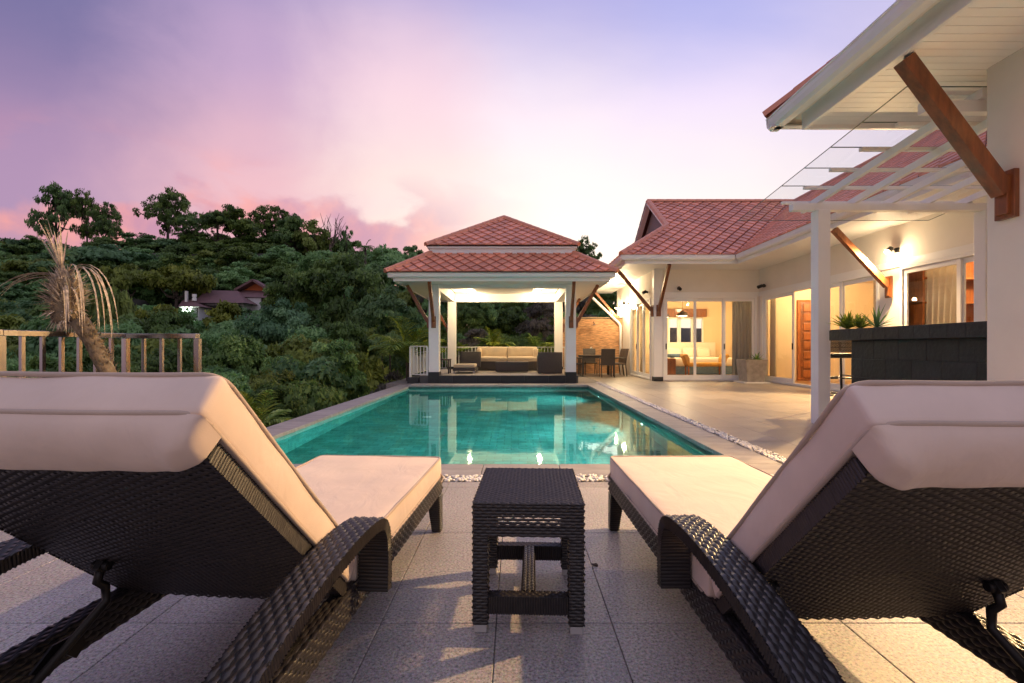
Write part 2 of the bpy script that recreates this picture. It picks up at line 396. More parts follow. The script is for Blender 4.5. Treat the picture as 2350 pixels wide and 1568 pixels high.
def np_mesh(name, V, Q, tint=None, smooth=False):
    V = np.asarray(V, np.float32); Q = np.asarray(Q, np.int32)
    me = bpy.data.meshes.new(name); k = Q.shape[1]
    me.vertices.add(len(V)); me.vertices.foreach_set('co', V.ravel())
    me.loops.add(Q.size); me.loops.foreach_set('vertex_index', Q.ravel())
    me.polygons.add(len(Q)); me.polygons.foreach_set('loop_start', np.arange(0, Q.size, k, dtype=np.int32))
    if tint is not None:
        at = me.attributes.new('tint', 'FLOAT', 'POINT'); at.data.foreach_set('value', np.asarray(tint, np.float32))
    me.update(calc_edges=True)
    if smooth: me.shade_smooth()
    return me

def rbox(hx, hy, hz, r, nx=4, ny=4, nz=2, amp=0.0, sc=3.0, seed=0.0, soft=0.0):
    """rounded box, optionally with the slack and wrinkles of a stuffed cover"""
    def grid(n, h):
        inner = [-h + r + (2*h - 2*r) * i / n for i in range(n+1)]
        return [-h, -h + r*0.35] + inner + [h - r*0.35, h]
    gx, gy, gz = grid(nx, hx), grid(ny, hy), grid(nz, hz)
    vid = {}; V = []; F = []
    def vert(p):
        k = tuple(round(c, 6) for c in p)
        if k in vid: return vid[k]
        q = Vector((max(-hx+r, min(hx-r, p[0])), max(-hy+r, min(hy-r, p[1])), max(-hz+r, min(hz-r, p[2]))))
        d_ = Vector(p) - q
        if d_.length > 1e-9: d_.normalize()
        v = q + d_ * r
        if soft:
            bu = (1 - (p[0]/hx)**4) * (1 - (p[1]/hy)**4); v.z += soft * bu * (1 if p[2] > 0 else -1) * abs(p[2]/hz)
        if amp:
            nn = noise.noise(Vector((v.x*sc + seed, v.y*sc - seed, v.z*sc + 2*seed)))
            v = v + (d_ if d_.length > 0 else Vector((0,0,1))) * (amp * nn)
        vid[k] = len(V); V.append(tuple(v)); return vid[k]
    def face(A, B, fn, flip):
        for i in range(len(A)-1):
            for j in range(len(B)-1):
                f = [vert(fn(A[i],B[j])), vert(fn(A[i+1],B[j])), vert(fn(A[i+1],B[j+1])), vert(fn(A[i],B[j+1]))]
                F.append(tuple(reversed(f)) if flip else tuple(f))
    for sg in (-1, 1):
        face(gx, gy, lambda a, b: (a, b, sg*hz), sg < 0)
        face(gy, gz, lambda a, b: (sg*hx, a, b), sg < 0)
        face(gz, gx, lambda a, b: (b, sg*hy, a), sg < 0)
    return V, F

def rb(name, c, h, r, m, parent=None, **kw):
    V, F = rbox(h[0], h[1], h[2], r, **kw); b = MB()
    b.add([(p[0]+c[0], p[1]+c[1], p[2]+c[2]) for p in V], F)
    return b.build(name, m, parent, smooth=True)

def weave(mb, F, Lu, Lv, pu, pv, amp, th, seg=2, fill=0.94):
    """strands along u (one per pv), rising over and under every pu"""
    nv = max(1, int(round(Lv / pv))); nu = max(2, int(round(Lu / pu))) * seg
    pv = Lv / nv; hw = pv * 0.5 * fill; rw_ = random.Random(nv*977 + nu)
    for j in range(nv):
        vc = (j + 0.5) * pv; vs_ = []; ja = rw_.uniform(0.75, 1.2); jo = rw_.uniform(-0.25, 0.25); jv = rw_.uniform(-0.08, 0.08)*pv
        for i in range(nu + 1):
            u = Lu * i / nu
            h = amp * ja * rw_.uniform(0.85, 1.1) * math.cos(PI * i / seg + PI * (j % 2) + jo)
            for off, hh in ((-hw, -th*0.5), (0.0, th*0.5), (hw, -th*0.5)):
                p, n_ = F(u, vc + jv + off); vs_.append(p + n_ * (h + hh))
        fs_ = []
        for i in range(nu):
            for k in range(2):
                a = i*3 + k; fs_.append((a, a+3, a+4, a+1))
        mb.add(vs_, fs_)
    return mb

def plane_fn(O, U, V):
    O, U, V = Vector(O), Vector(U).normalized(), Vector(V).normalized(); N = U.cross(V)
    return lambda u, v: (O + U*u + V*v, N)

def light(name, typ, loc, power, col, radius=0.05, rot=None, size=None, spot=None, blend=0.5, parent=None):
    ld = bpy.data.lights.new(name, typ); ld.energy = power; ld.color = col
    if typ in ('POINT', 'SPOT'): ld.shadow_soft_size = radius
    if size: ld.shape = 'RECTANGLE'; ld.size, ld.size_y = size
    if spot: ld.spot_size = spot; ld.spot_blend = blend
    o = bpy.data.objects.new(name, ld); COL.objects.link(o); o.location = loc
    if rot is not None: o.rotation_euler = rot
    if parent is not None: o.parent = parent
    return o
def aim(p, q): return (Vector(q) - Vector(p)).to_track_quat('-Z', 'Y').to_euler()
WARM = (1.0, 0.75, 0.43); ROOM = (1.0, 0.72, 0.38)

# ================================================================== GROUND, POOL, TERRACE
POOL = dict(x0=-2.85, x1=1.96, y0=4.07, y1=12.67)
WATER_Z, FLOOR_Z = -0.085, -1.15

def smooth(a, b, x):
    t = max(0.0, min(1.0, (x - a) / (b - a))); return t*t*(3-2*t)
def ground_z(x, y):
    t = x / max(y, 12.0)
    a = 1.0 + (0.46 - 1.0) * smooth(-0.52, -0.20, t)
    a *= 1.0 - 0.10 * smooth(-0.80, -1.1, t)
    s_ = smooth(20, 66, y) ** 1.4
    h = -5.0 + 19.0 * s_ * a
    h += 0.5 * noise.noise(Vector((x*0.09, y*0.09, 3.1))) * smooth(15, 40, y)
    h -= 3.0 * smooth(90, 200, y)
    return h

b = MB(); xs = [-170 + 340*i/84 for i in range(85)]; ys = [-30 + 250*j/69 for j in range(70)]
b.v = [(x, y, ground_z(x, y)) for y in ys for x in xs]
b.f = [(j*85+i, j*85+i+1, (j+1)*85+i+1, (j+1)*85+i) for j in range(69) for i in range(84)]
tag(b.build('hillside', 'earth', smooth=True), 'wooded hillside falling away below the pool and rising behind', kind='structure')

b = MB()
b.box(-3.62, 14, -6, 3.71, -6, -0.013); b.box(2.30, 14, 3.71, 21, -6, -0.013); b.box(-3.62, 2.30, 13.35, 18.6, -6, -0.013)
terrace = tag(b.build('terrace', 'grout'), 'paved terrace around the pool', kind='structure')

# paving stones, each one its own piece
TW, TL, GX, GY = 0.42, 0.84, -0.068, 1.725
tile_cache = {}
def paving(x0, x1, y0, y1, m):
    k = (round(x1-x0, 4), round(y1-y0, 4), m)
    if k not in tile_cache:
        hx, hy, g, c = (x1-x0)/2 - 0.0013, (y1-y0)/2 - 0.0013, 0.0025, 0.0
        t = MB(); z0, z1, z2 = -0.03, -0.002, 0.0
        t.add([(sx*hx, sy*hy, z0) for sx, sy in ((-1,-1),(1,-1),(1,1),(-1,1))] + [(sx*hx, sy*hy, z1) for sx, sy in ((-1,-1),(1,-1),(1,1),(-1,1))] +
              [(sx*(hx-g), sy*(hy-g), z2) for sx, sy in ((-1,-1),(1,-1),(1,1),(-1,1))],
              [(0,1,5,4),(1,2,6,5),(2,3,7,6),(3,0,4,7),(4,5,9,8),(5,6,10,9),(6,7,11,10),(7,4,8,11),(8,9,10,11)])
        me = t.mesh('paving_stone'); me.materials.append(MATS[m]); tile_cache[k] = me
    o = put('paving_stone', tile_cache[k], None, terrace, loc=((x0+x1)/2, (y0+y1)/2, 0.0)); return o
def pave(x0, x1, y0, y1, m):
    i0 = math.floor((x0 - GX)/TW); j0 = math.floor((y0 - GY)/TL)
    for j in range(j0, j0 + 60):
        for i in range(i0, i0 + 60):
            a, b_, c, d_ = GX+i*TW, GX+(i+1)*TW, GY+j*TL, GY+(j+1)*TL
            a, b_, c, d_ = max(a, x0), min(b_, x1), max(c, y0), min(d_, y1)
            if b_ - a > 0.02 and d_ - c > 0.02: paving(a, b_, c, d_, m)
pave(-3.28, 3.95, 0.05, 3.54, 'granite')
pave(2.44, 7.25, 3.98, 14.15, 'sandstone'); pave(2.44, 3.95, 3.54, 3.98, 'sandstone'); pave(2.44, 4.15, 14.15, 18.4, 'sandstone')

tag(MB().box(-3.62, -3.29, -1.0, 4.2, -0.01, 0.11).build('kerb', 'wall_render', bevel=0.015), 'cream rendered kerb along the terrace edge', kind='structure')

# coping slabs round the pool
coping = tag(MB().box(-3.25, -2.856, 3.71, 13.35, -6, -0.086).box(-2.85, 2.30, 3.712, 4.065, -6, -0.05).box(1.962, 2.298, 4.07, 13.35, -6, -0.05).box(-2.85, 1.962, 12.672, 13.348, -6, -0.05)
             .build('pool_coping', 'grout'), 'grey stone coping round the pool', kind='structure')
rnd = random.Random(4)
def slabs(x0, x1, y0, y1, z, along):
    L = (x1-x0) if along == 'x' else (y1-y0); n = max(1, round(L/0.62)); 
    for i in range(n):
        a, c = i*L/n + 0.002, (i+1)*L/n - 0.002
        bx_ = (x0+a, x0+c, y0, y1) if along == 'x' else (x0, x1, y0+a, y0+c)
        cx_, cy_ = (bx_[0]+bx_[1])/2, (bx_[2]+bx_[3])/2
        t = MB().box(bx_[0]-cx_, bx_[1]-cx_, bx_[2]-cy_, bx_[3]-cy_, -0.045, 0.0)
        o = t.build('coping_slab', 'coping_stone', coping, bevel=0.005); o.location = (cx_, cy_, z + rnd.uniform(-0.0012, 0.0012))
slabs(-3.25, -2.84, 3.72, 13.34, -0.040, 'y'); slabs(-2.838, 2.298, 3.71, 4.085, 0.0, 'x'); slabs(1.945, 2.298, 4.09, 13.34, 0.0, 'y'); slabs(-2.838, 1.94, 12.655, 13.34, 0.0, 'x')

# pool basin
P = POOL
me = bpy.data.meshes.new('pool_basin')
quads = [((P['x0'],P['y0'],FLOOR_Z),(P['x1'],P['y0'],FLOOR_Z),(P['x1'],P['y1'],FLOOR_Z),(P['x0'],P['y1'],FLOOR_Z), (P['x1']-P['x0']), (P['y1']-P['y0'])),
         ((P['x0'],P['y0'],FLOOR_Z),(P['x0'],P['y1'],FLOOR_Z),(P['x0'],P['y1'],-0.05),(P['x0'],P['y0'],-0.05), (P['y1']-P['y0']), 1.1),
         ((P['x1'],P['y1'],FLOOR_Z),(P['x1'],P['y0'],FLOOR_Z),(P['x1'],P['y0'],-0.05),(P['x1'],P['y1'],-0.05), (P['y1']-P['y0']), 1.1),
         ((P['x0'],P['y1'],FLOOR_Z),(P['x1'],P['y1'],FLOOR_Z),(P['x1'],P['y1'],-0.05),(P['x0'],P['y1'],-0.05), (P['x1']-P['x0']), 1.1),
         ((P['x1'],P['y0'],FLOOR_Z),(P['x0'],P['y0'],FLOOR_Z),(P['x0'],P['y0'],-0.05),(P['x1'],P['y0'],-0.05), (P['x1']-P['x0']), 1.1)]
V_, F_ = [], []
for q_ in quads: F_.append(tuple(range(len(V_), len(V_)+4))); V_ += list(q_[:4])
me.from_pydata(V_, [], F_); uvl = me.uv_layers.new(name='UVMap')
for k, q_ in enumerate(quads):
    for c, (u, v) in enumerate(((0,0),(q_[4],0),(q_[4],q_[5]),(0,q_[5]))): uvl.data[k*4+c].uv = (u, v)
basin = tag(put('pool_basin', me, 'pool_tile'), 'green tiled pool basin', kind='structure')
# waterline tiles on the long right wall and the far wall
for k in range(43):
    t = MB().box(-0.006, 0.0, -0.098, 0.098, -0.045, 0.04); o = t.build('waterline_tile', 'tile_dark_green', basin); o.location = (P['x1'], P['y0'] + 0.1 + k*0.2, -0.095)
for k in range(24):
    t = MB().box(-0.098, 0.098, -0.006, 0.0, -0.045, 0.04); o = t.build('waterline_tile', 'tile_dark_green', basin); o.location = (P['x0'] + 0.1 + k*0.2, P['y1'], -0.095)
b = MB(); b.add([(P['x0'],P['y0'],WATER_Z),(P['x1'],P['y0'],WATER_Z),(P['x1'],P['y1'],WATER_Z),(P['x0'],P['y1'],WATER_Z)], [(0,1,2,3)])
tag(b.build('water', 'water'), 'still turquoise pool water', kind='structure')

# underwater lights and floor inlets
for i, (y, lb) in enumerate(((5.0, 'underwater light in the right pool wall nearest the loungers'), (7.3, 'bright underwater light halfway along the right pool wall'), (11.1, 'bright underwater light at the far end of the right pool wall'))):
    t = thing('pool_light', lb, 'pool light', (P['x1'], y, -0.62), group='lights in the pool wall')
    ring = MB().lathe([(0.075, 0.0), (0.085, 0.012), (0.065, 0.02), (0.06, 0.014)], 20, cap=False)
    o = ring.build('bezel', 'white_metal', t, smooth=True); o.rotation_euler = (0, R(-90), 0)
    o = MB().lathe([(0.06, 0.008), (0.04, 0.013), (0.001, 0.015)], 20).build('lens', 'pool_lens', t, smooth=True); o.rotation_euler = (0, R(-90), 0)
    light('pool_lamp', 'SPOT', (-0.10, 0, 0), 300, (0.62, 0.93, 1.0), 0.05, rot=aim((0,0,0), (-1, 0, -0.06)), spot=R(140), blend=1.0, parent=t)
for (px, py, lb) in ((-1.95, 4.9, 'nearest the left lounger'), (0.78, 4.9, 'nearest the side table'), (-1.6, 8.6, 'left of the middle of the pool'), (0.9, 8.4, 'right of the middle of the pool'), (-0.4, 11.2, 'close to the pavilion')):
    t = thing('floor_inlet', 'round white inlet in the pool floor ' + lb, 'inlet', (px, py, FLOOR_Z), group='inlets in the pool floor')
    MB().lathe([(0.085, 0.002), (0.085, 0.012), (0.06, 0.02), (0.001, 0.022)], 20).build('cover', 'white_metal', t, smooth=True)

# white pebbles in the two drainage strips
rng = np.random.default_rng(7)
ico = []
bm = bmesh.new(); bmesh.ops.create_icosphere(bm, subdivisions=1, radius=1.0)
IV = np.array([v.co[:] for v in bm.verts]); IF = np.array([[v.index for v in f.verts] for f in bm.faces]); bm.free()
def pebbles(name, x0, x1, y0, y1, n, label):
    c = np.stack([rng.uniform(x0, x1, n), rng.uniform(y0, y1, n), rng.uniform(-0.006, 0.012, n)], 1)
    s_ = rng.uniform(0.009, 0.019, (n, 1)) * np.stack([rng.uniform(0.8, 1.4, n), rng.uniform(0.7, 1.1, n), rng.uniform(0.5, 0.8, n)], 1)
    a = rng.uniform(0, 2*PI, n); ca, sa = np.cos(a), np.sin(a)
    V = IV[None]*s_[:, None]*(1 + rng.uniform(-0.12, 0.12, (n, len(IV), 1)))
    V = np.stack([V[...,0]*ca[:,None]-V[...,1]*sa[:,None], V[...,0]*sa[:,None]+V[...,1]*ca[:,None], V[...,2]], -1) + c[:, None]
    Q = IF[None] + (np.arange(n)*len(IV))[:, None, None]
    me = np_mesh(name, V.reshape(-1,3), Q.reshape(-1,3), smooth=True)
    tag(put(name, me, 'pebble'), label, 'pebbles', kind='stuff')
pebbles('pebble_strip', -3.2, 2.42, 3.552, 3.698, 2100, 'white pebbles in the strip between paving and pool')
pebbles('pebble_strip', 2.312, 2.428, 3.70, 13.6, 3000, 'white pebbles in the strip along the right side of the pool')

# ================================================================== ROOF TILING
def clip(poly, planes):
    for (px, py, nx, ny) in planes:
        out = []
        for i in range(len(poly)):
            a, b_ = poly[i], poly[(i+1) % len(poly)]
            da, db = (a[0]-px)*nx + (a[1]-py)*ny, (b_[0]-px)*nx + (b_[1]-py)*ny
            if da >= 0: out.append(a)
            if da*db < 0: t = da/(da-db); out.append((a[0]+(b_[0]-a[0])*t, a[1]+(b_[1]-a[1])*t))
        poly = out
        if len(poly) < 3: return []
    return poly
def area(p): return 0.5*abs(sum(p[i][0]*p[(i+1)%len(p)][1]-p[(i+1)%len(p)][0]*p[i][1] for i in range(len(p))))
DW, DH = 0.34, 0.42
def tile_geo(poly, cx_, cy_):
    def shrink(k):
        mx = sum(p[0] for p in poly)/len(poly); my = sum(p[1] for p in poly)/len(poly)
        out = []
        for p in poly:
            dx, dy = p[0]-mx, p[1]-my; L = math.hypot(dx, dy) + 1e-9; out.append((p[0]-dx/L*k, p[1]-dy/L*k))
        return out
    lift = lambda y: 0.020 - 0.035*((y-cy_)/DH)
    a, b_ = shrink(0.019), shrink(0.030); n = len(poly)
    vs_ = [(x-cx_, y-cy_, 0.0) for x, y in a] + [(x-cx_, y-cy_, lift(y)) for x, y in a] + [(x-cx_, y-cy_, lift(y)+0.008) for x, y in b_]
    fs_ = [(i, (i+1)%n, n+(i+1)%n, n+i) for i in range(n)] + [(n+i, n+(i+1)%n, 2*n+(i+1)%n, 2*n+i) for i in range(n)] + [tuple(2*n+i for i in range(n))]
    return vs_, fs_
full_tile = None
def tile_slope(parent, O, U, V, planes_fn, u0, u1, v0, v1, budget, stuff):
    """diamond tiles over one roof slope; pieces up to the budget are objects, the rest go to the joined mesh"""
    global full_tile
    O, U, V = Vector(O), Vector(U).normalized(), Vector(V).normalized(); N = U.cross(V)
    Mx = Matrix((U, V, N)).transposed().to_4x4(); made = 0
    for j in range(int((v1-v0)/(DH/2)) + 3):
        for i in range(int((u1-u0)/DW) + 3):
            cx_, cy_ = u0 + i*DW + (j % 2)*DW/2 - DW/2, v0 + j*DH/2
            d_ = [(cx_-DW/2, cy_), (cx_, cy_-DH/2), (cx_+DW/2, cy_), (cx_, cy_+DH/2)]
            p = clip(d_, planes_fn(cx_, cy_)); ar = area(p) if p else 0
            if ar < 0.006: continue
            M = Matrix.Translation(O + U*cx_ + V*cy_) @ Mx
            if made < budget:
                made += 1
                if ar > 0.999*area(d_):
                    if full_tile is None:
                        full_tile = MB().add(*tile_geo(d_, cx_, cy_)).mesh('roof_tile'); full_tile.materials.append(MATS['roof_tile'])
                    me = full_tile
                else:
                    me = MB().add(*tile_geo(p, cx_, cy_)).mesh('roof_tile'); me.materials.append(MATS['roof_tile'])
                o = bpy.data.objects.new('roof_tile', me); COL.objects.link(o); o.parent = parent; o.matrix_basis = M
            else:
                vs_, fs_ = tile_geo(p, cx_, cy_); stuff.add([M @ Vector(q_) for q_ in vs_], fs_)
    return made

def cap_line(parent, p, q, w_=0.16, h_=0.07):
    """overlapping ridge caps along a hip or ridge, each cap its own piece"""
    p, q = Vector(p), Vector(q); L = (q-p).length; n = max(1, round(L/0.34)); d_ = (q-p)/n
    for i in range(n):
        a = p + d_*i; c = p + d_*(i+1.06); up = Vector((0,0,1)); sd_ = d_.normalized().cross(up).normalized(); u_ = sd_.cross(d_.normalized())
        def sec(o, k): return [o + sd_*(-w_/2*k) - u_*0.03, o + sd_*(-w_/3*k) + u_*h_*0.6*k, o + u_*h_*k, o + sd_*(w_/3*k) + u_*h_*0.6*k, o + sd_*(w_/2*k) - u_*0.03]
        A, B = sec(Vector((0,0,0)), 1.06), sec(c-a, 0.97)
        o = MB().add(A + B, [(k, k+1, 5+k+1, 5+k) for k in range(4)] + [(4,3,2,1,0), (5,6,7,8,9)]).build('ridge_cap', 'roof_cap', parent); o.location = a

def gutter(mb, p, q, out, z_up=0.13, depth=0.12, ends=True):
    """box gutter with a rolled lip along p-q, 'out' is the outward horizontal direction"""
    p, q, out = Vector(p), Vector(q), Vector(out); up = Vector((0,0,1))
    prof = [(0.0, 0.0), (0.075, 0.0), (0.105, 0.028), (0.118, 0.075), (0.118, 0.118), (0.130, 0.122), (0.130, 0.134), (0.112, 0.134), (0.106, 0.078), (0.095, 0.038), (0.072, 0.014), (0.0, 0.014)]
    A = [p + out*a + up*h for a, h in prof]; B = [q + out*a + up*h for a, h in prof]; n = len(prof)
    mb.add(A + B, [(i, (i+1)%n, n+(i+1)%n, n+i) for i in range(n)] + [tuple(range(n-1,-1,-1)), tuple(range(n, 2*n))])

def brace(root, wall_pt, top_pt, side, blk=0.34, sz=0.085):
    """brown timber strut from a wall block up to the eave; side = outward direction of the wall face"""
    wp, tp, sdv = Vector(wall_pt), Vector(top_pt), Vector(side)
    b = MB(); b.bar(wp + sdv*0.05 + Vector((0,0,0.02)), tp, sz, sz*1.1, up=(0,0,1)); o = b.build('brace', 'wood_brown', root, bevel=0.006)
    t = MB(); t.bar(wp + sdv*0.022 + Vector((0,0,-blk*0.5)), wp + sdv*0.022 + Vector((0,0,blk*0.5)), sz*1.5, 0.044, up=sdv)
    t.bar(wp + sdv*0.055 + Vector((0,0,-blk*0.42)), wp + sdv*0.055 + Vector((0,0,blk*0.40)), sz*0.95, 0.03, up=sdv)
    t.build('mount_block', 'wood_brown', o, bevel=0.005)
    return o

# ================================================================== PAVILION
CX, CY = -0.36, 15.5
pav = thing('pavilion', 'open poolside pavilion with two-tier red tiled roof on white columns', 'pavilion', (CX, CY, 0), world=True)
plat = MB().box(CX-2.35, CX+2.15, 13.48, 17.75, -0.01, 0.198).build('platform', 'slate_joint', pav)
for k in range(6):                               # slate slabs on the riser and floor tiles on top
    x0 = CX-2.1 + k*0.683
    t = MB().box(-0.338, 0.338, -0.02, 0.0, -0.104, 0.104); o = t.build('riser_slab', 'slate', plat, bevel=0.003); o.location = (x0+0.34, 13.48, 0.106)
for j in range(6):
    for i in range(7):
        t = MB().box(-0.318, 0.318, -0.354, 0.354, -0.01, 0.01); o = t.build('floor_tile', 'sandstone', plat); o.location = (CX-2.35+0.32+i*0.643, 13.48+0.357+j*0.711, 0.204)
for sx in (-1, 1):
    for yy in (13.6, 17.38):
        x = CX + sx*1.945
        c = MB().box(x-0.145, x+0.145, yy-0.145, yy+0.145, 0.30, 2.80).build('column', 'white_paint', pav, bevel=0.012)
        z0 = -0.005 if yy < 14 else 0.2
        MB().box(x-0.155, x+0.155, yy-0.165, yy+0.155, z0, 0.31).build('slate_base', 'slate', c, bevel=0.004)
b = MB()
for sx in (-1, 1): b.box(CX+sx*1.945-0.11, CX+sx*1.945+0.11, 13.7, 17.28, 2.66, 2.98)
b.box(CX-2.055, CX+2.055, 13.49, 13.71, 2.70, 2.98).box(CX-2.055, CX+2.055, 17.27, 17.49, 2.66, 2.98)
b.build('beam', 'white_paint', pav, bevel=0.006)
ceil = MB().box(CX-1.83, CX+1.83, 13.72, 17.26, 2.985, 3.01).build('ceiling', 'white_paint', pav)
for k in range(18):
    y = 13.75 + k*0.1955; t = MB().box(-1.80, 1.80, -0.088, 0.088, -0.012, 0.0); o = t.build('ceiling_board', 'white_paint', ceil); o.location = (CX, y+0.09, 2.983)
MB().box(CX-0.95, CX+0.95, 14.55, 16.45, 2.86, 2.965).build('ceiling_panel', 'white_paint', pav, bevel=0.008)
# soffit ring, fascia, gutter
W0, Z0, W1, Z1 = 3.05, 2.987, 1.984, 3.703
Wf = W0 - 0.20
sof = MB()
for (x0, x1, y0, y1) in ((CX-Wf, CX+Wf, CY-Wf, 13.485), (CX-Wf, CX+Wf, 17.495, CY+Wf), (CX-Wf, CX-2.06, 13.485, 17.495), (CX+2.06, CX+Wf, 13.485, 17.495)): sof.box(x0, x1, y0, y1, 2.80, 2.825)
sof.build('soffit', 'white_paint', pav)
b = MB()
for (x0, x1, y0, y1) in ((CX-Wf, CX+Wf, CY-Wf-0.03, CY-Wf), (CX-Wf, CX+Wf, CY+Wf, CY+Wf+0.03), (CX-Wf-0.03, CX-Wf, CY-Wf-0.03, CY+Wf+0.03), (CX+Wf, CX+Wf+0.03, CY-Wf-0.03, CY+Wf+0.03)): b.box(x0, x1, y0, y1, 2.765, 2.97)
b.build('fascia', 'white_trim', pav, bevel=0.005)
b = MB(); g = W0 - 0.165
gutter(b, (CX-g-0.11, CY-g, 2.852), (CX+g+0.11, CY-g, 2.852), (0,-1,0)); gutter(b, (CX-g, CY+g+0.11, 2.852), (CX-g, CY-g-0.11, 2.852), (-1,0,0)); gutter(b, (CX+g, CY-g-0.11, 2.852), (CX+g, CY+g+0.11, 2.852), (1,0,0))
b.build('gutter', 'white_trim', pav, recalc=True)
Wu, Zu, Za = 2.155, 3.877, 5.235
b = MB()
for sgn in ((0,-1),(1,0),(0,1),(-1,0)):
    def pt(wd, z, k): 
        dx, dy = sgn; return (CX + dx*wd - dy*wd*k, CY + dy*wd + dx*wd*k, z)
    b.add([pt(W0,Z0,-1), pt(W0,Z0,1), pt(W1,Z1,1), pt(W1,Z1,-1)], [(0,1,2,3)])
    b.add([pt(Wu,Zu,-1), pt(Wu,Zu,1), (CX,CY,Za)], [(0,1,2)])
b.add([(CX-Wu,CY-Wu,Zu-0.012),(CX+Wu,CY-Wu,Zu-0.012),(CX+Wu,CY+Wu,Zu-0.012),(CX-Wu,CY+Wu,Zu-0.012)], [(0,1,2,3)])
b.add([(CX-W0,CY-W0,Z0-0.012),(CX+W0,CY-W0,Z0-0.012),(CX+W0,CY+W0,Z0-0.012),(CX-W0,CY+W0,Z0-0.012)], [(0,1,2,3)])
roof = b.build('roof', 'roof_under', pav)
MB().box(CX-W1-0.08, CX+W1+0.08, CY-W1-0.08, CY+W1+0.08, 3.66, 3.84).box(CX-W1-0.13, CX+W1+0.13, CY-W1-0.13, CY+W1+0.13, 3.80, 3.862).build('upper_fascia', 'white_trim', pav, bevel=0.005)
stuff = MB()
for si, (dx, dy) in enumerate(((0,-1),(1,0),(0,1),(-1,0))):
    U = Vector((-dy, dx, 0))
    for (wa, za, wb, zb) in ((W0, Z0, W1, Z1), (Wu, Zu, 0.0, Za)):
        O = Vector((CX+dx*wa, CY+dy*wa, za)); Vv = Vector((-dx*(wa-wb), -dy*(wa-wb), zb-za)); L = Vv.length
        k = (wa-wb)/L; nrm = 1/math.hypot(1, k)
        pl = [(0, 0.02, 0, 1), (0, L, 0, -1), (-wa, 0, nrm, -k*nrm), (wa, 0, -nrm, -k*nrm)]
        tile_slope(roof, O, U, Vv, lambda a, c, pl=pl: pl, -wa, wa, 0, L, 400 if si == 0 else 0, stuff)
tag(stuff.build('roof_tile', 'roof_tile', roof), kind='stuff')
for sx in (-1, 1):
    for sy in (-1, 1):
        cap_line(roof, (CX+sx*W0, CY+sy*W0, Z0+0.02), (CX+sx*W1, CY+sy*W1, Z1+0.02)); cap_line(roof, (CX+sx*Wu, CY+sy*Wu, Zu+0.02), (CX, CY, Za+0.02))
for sx in (-1, 1):
    x = CX + sx*1.945
    for yy in (13.6, 17.38):
        brace(pav, (x+sx*0.146, yy, 1.72), (CX+sx*(Wf-0.12), yy, 2.79), (sx,0,0), 0.33)
    brace(pav, (x, 13.454, 1.72), (x, CY-Wf+0.12, 2.79), (0,-1,0), 0.33)
    brace(pav, (x, 17.526, 1.72), (x, CY+Wf-0.12, 2.79), (0,1,0), 0.33)
for sx, nm in ((-1, 'left'), (1, 'right')):
    t = thing('ceiling_light', 'round lit downlight in the pavilion ceiling, the %s one of two' % nm, 'lamp', (CX+sx*1.20, 16.4, 2.97), group='lights under the pavilion ceiling')
    MB().lathe([(0.10, 0.0), (0.11, -0.05), (0.09, -0.055), (0.085, -0.03)], 20, cap=False).build('trim_ring', 'white_trim', t, smooth=True)
    MB().lathe([(0.082, -0.035), (0.05, -0.05), (0.001, -0.056)], 20).build('bulb', 'lamp_warm', t, smooth=True)
    light('downlight', 'POINT', (0, 0, -0.30), 80, WARM, 0.06, parent=t)

# slate step and white railings round the pavilion
tag(MB().box(-3.05, -2.73, 13.42, 17.9, -0.01, 0.16).build('slate_step', 'slate', bevel=0.004), 'low slate edging block left of the pavilion', 'step')
def railing(label, pts, z0, z1, m, gap, top=(0.05, 0.03), bal=0.022, post=0.05, posts=None, name='railing', bottom=True, group=None):
    t = thing(name, label, 'railing', (pts[0][0], pts[0][1], 0), world=True, group=group)
    for a, c in zip(pts[:-1], pts[1:]):
        A, B = Vector((a[0], a[1], 0)), Vector((c[0], c[1], 0)); L = (B-A).length; n = max(1, round(L/gap)); up = Vector((0,0,1))
        MB().bar(A+up*z1, B+up*z1, top[0], top[1]).build('top_rail', m, t, bevel=0.003)
        if bottom: MB().bar(A+up*(z0+0.08), B+up*(z0+0.08), 0.025, 0.02).build('bottom_rail', m, t)
        for i in range(n+1):
            p = A + (B-A)*i/n; ispost = (i == 0 or i == n)
            wd = post if ispost else bal
            lo = z0 if (ispost or not bottom) else z0 + 0.08
            MB().bar(p+up*lo, p+up*(z1-top[1]/2), wd, wd, up=(B-A).normalized()).build('post' if ispost else 'baluster', m, t)
    return t
railing('short white railing left of the pavilion, in front of the areca palm', [(-2.98, 13.52), (-2.50, 13.52)], 0.16, 1.04, 'white_metal', 0.10)
railing('long white railing behind the sofa at the back of the pavilion', [(-2.98, 13.6), (-2.98, 17.85), (2.10, 17.85)], 0.16, 1.02, 'white_metal', 0.125)

# steel railing at the near left of the pool
railing('brushed steel railing at the terrace edge beside the dead palm', [(-3.62, 1.6), (-3.46, 3.19), (-3.36, 4.10), (-2.74, 4.10)], 0.05, 1.10, 'steel', 0.14, top=(0.06, 0.042), bal=0.024, post=0.042, bottom=False)

# ================================================================== VILLA
EZ, SOF, SL = 3.53, 3.335, 0.677        # eave height, soffit height, roof slope
villa = thing('villa', 'white single-storey villa with red tiled roofs wrapping round the right side of the pool', 'house', (7.3, 14.2, 0), world=True)
WX, WY, LX, FY = 7.3, 14.2, 4.16, 19.4  # right-wing wall plane, back-wing wall plane, left wall of back wing, far wall
NX, NY = 3.955, 3.98                    # near block: wall plane and far corner

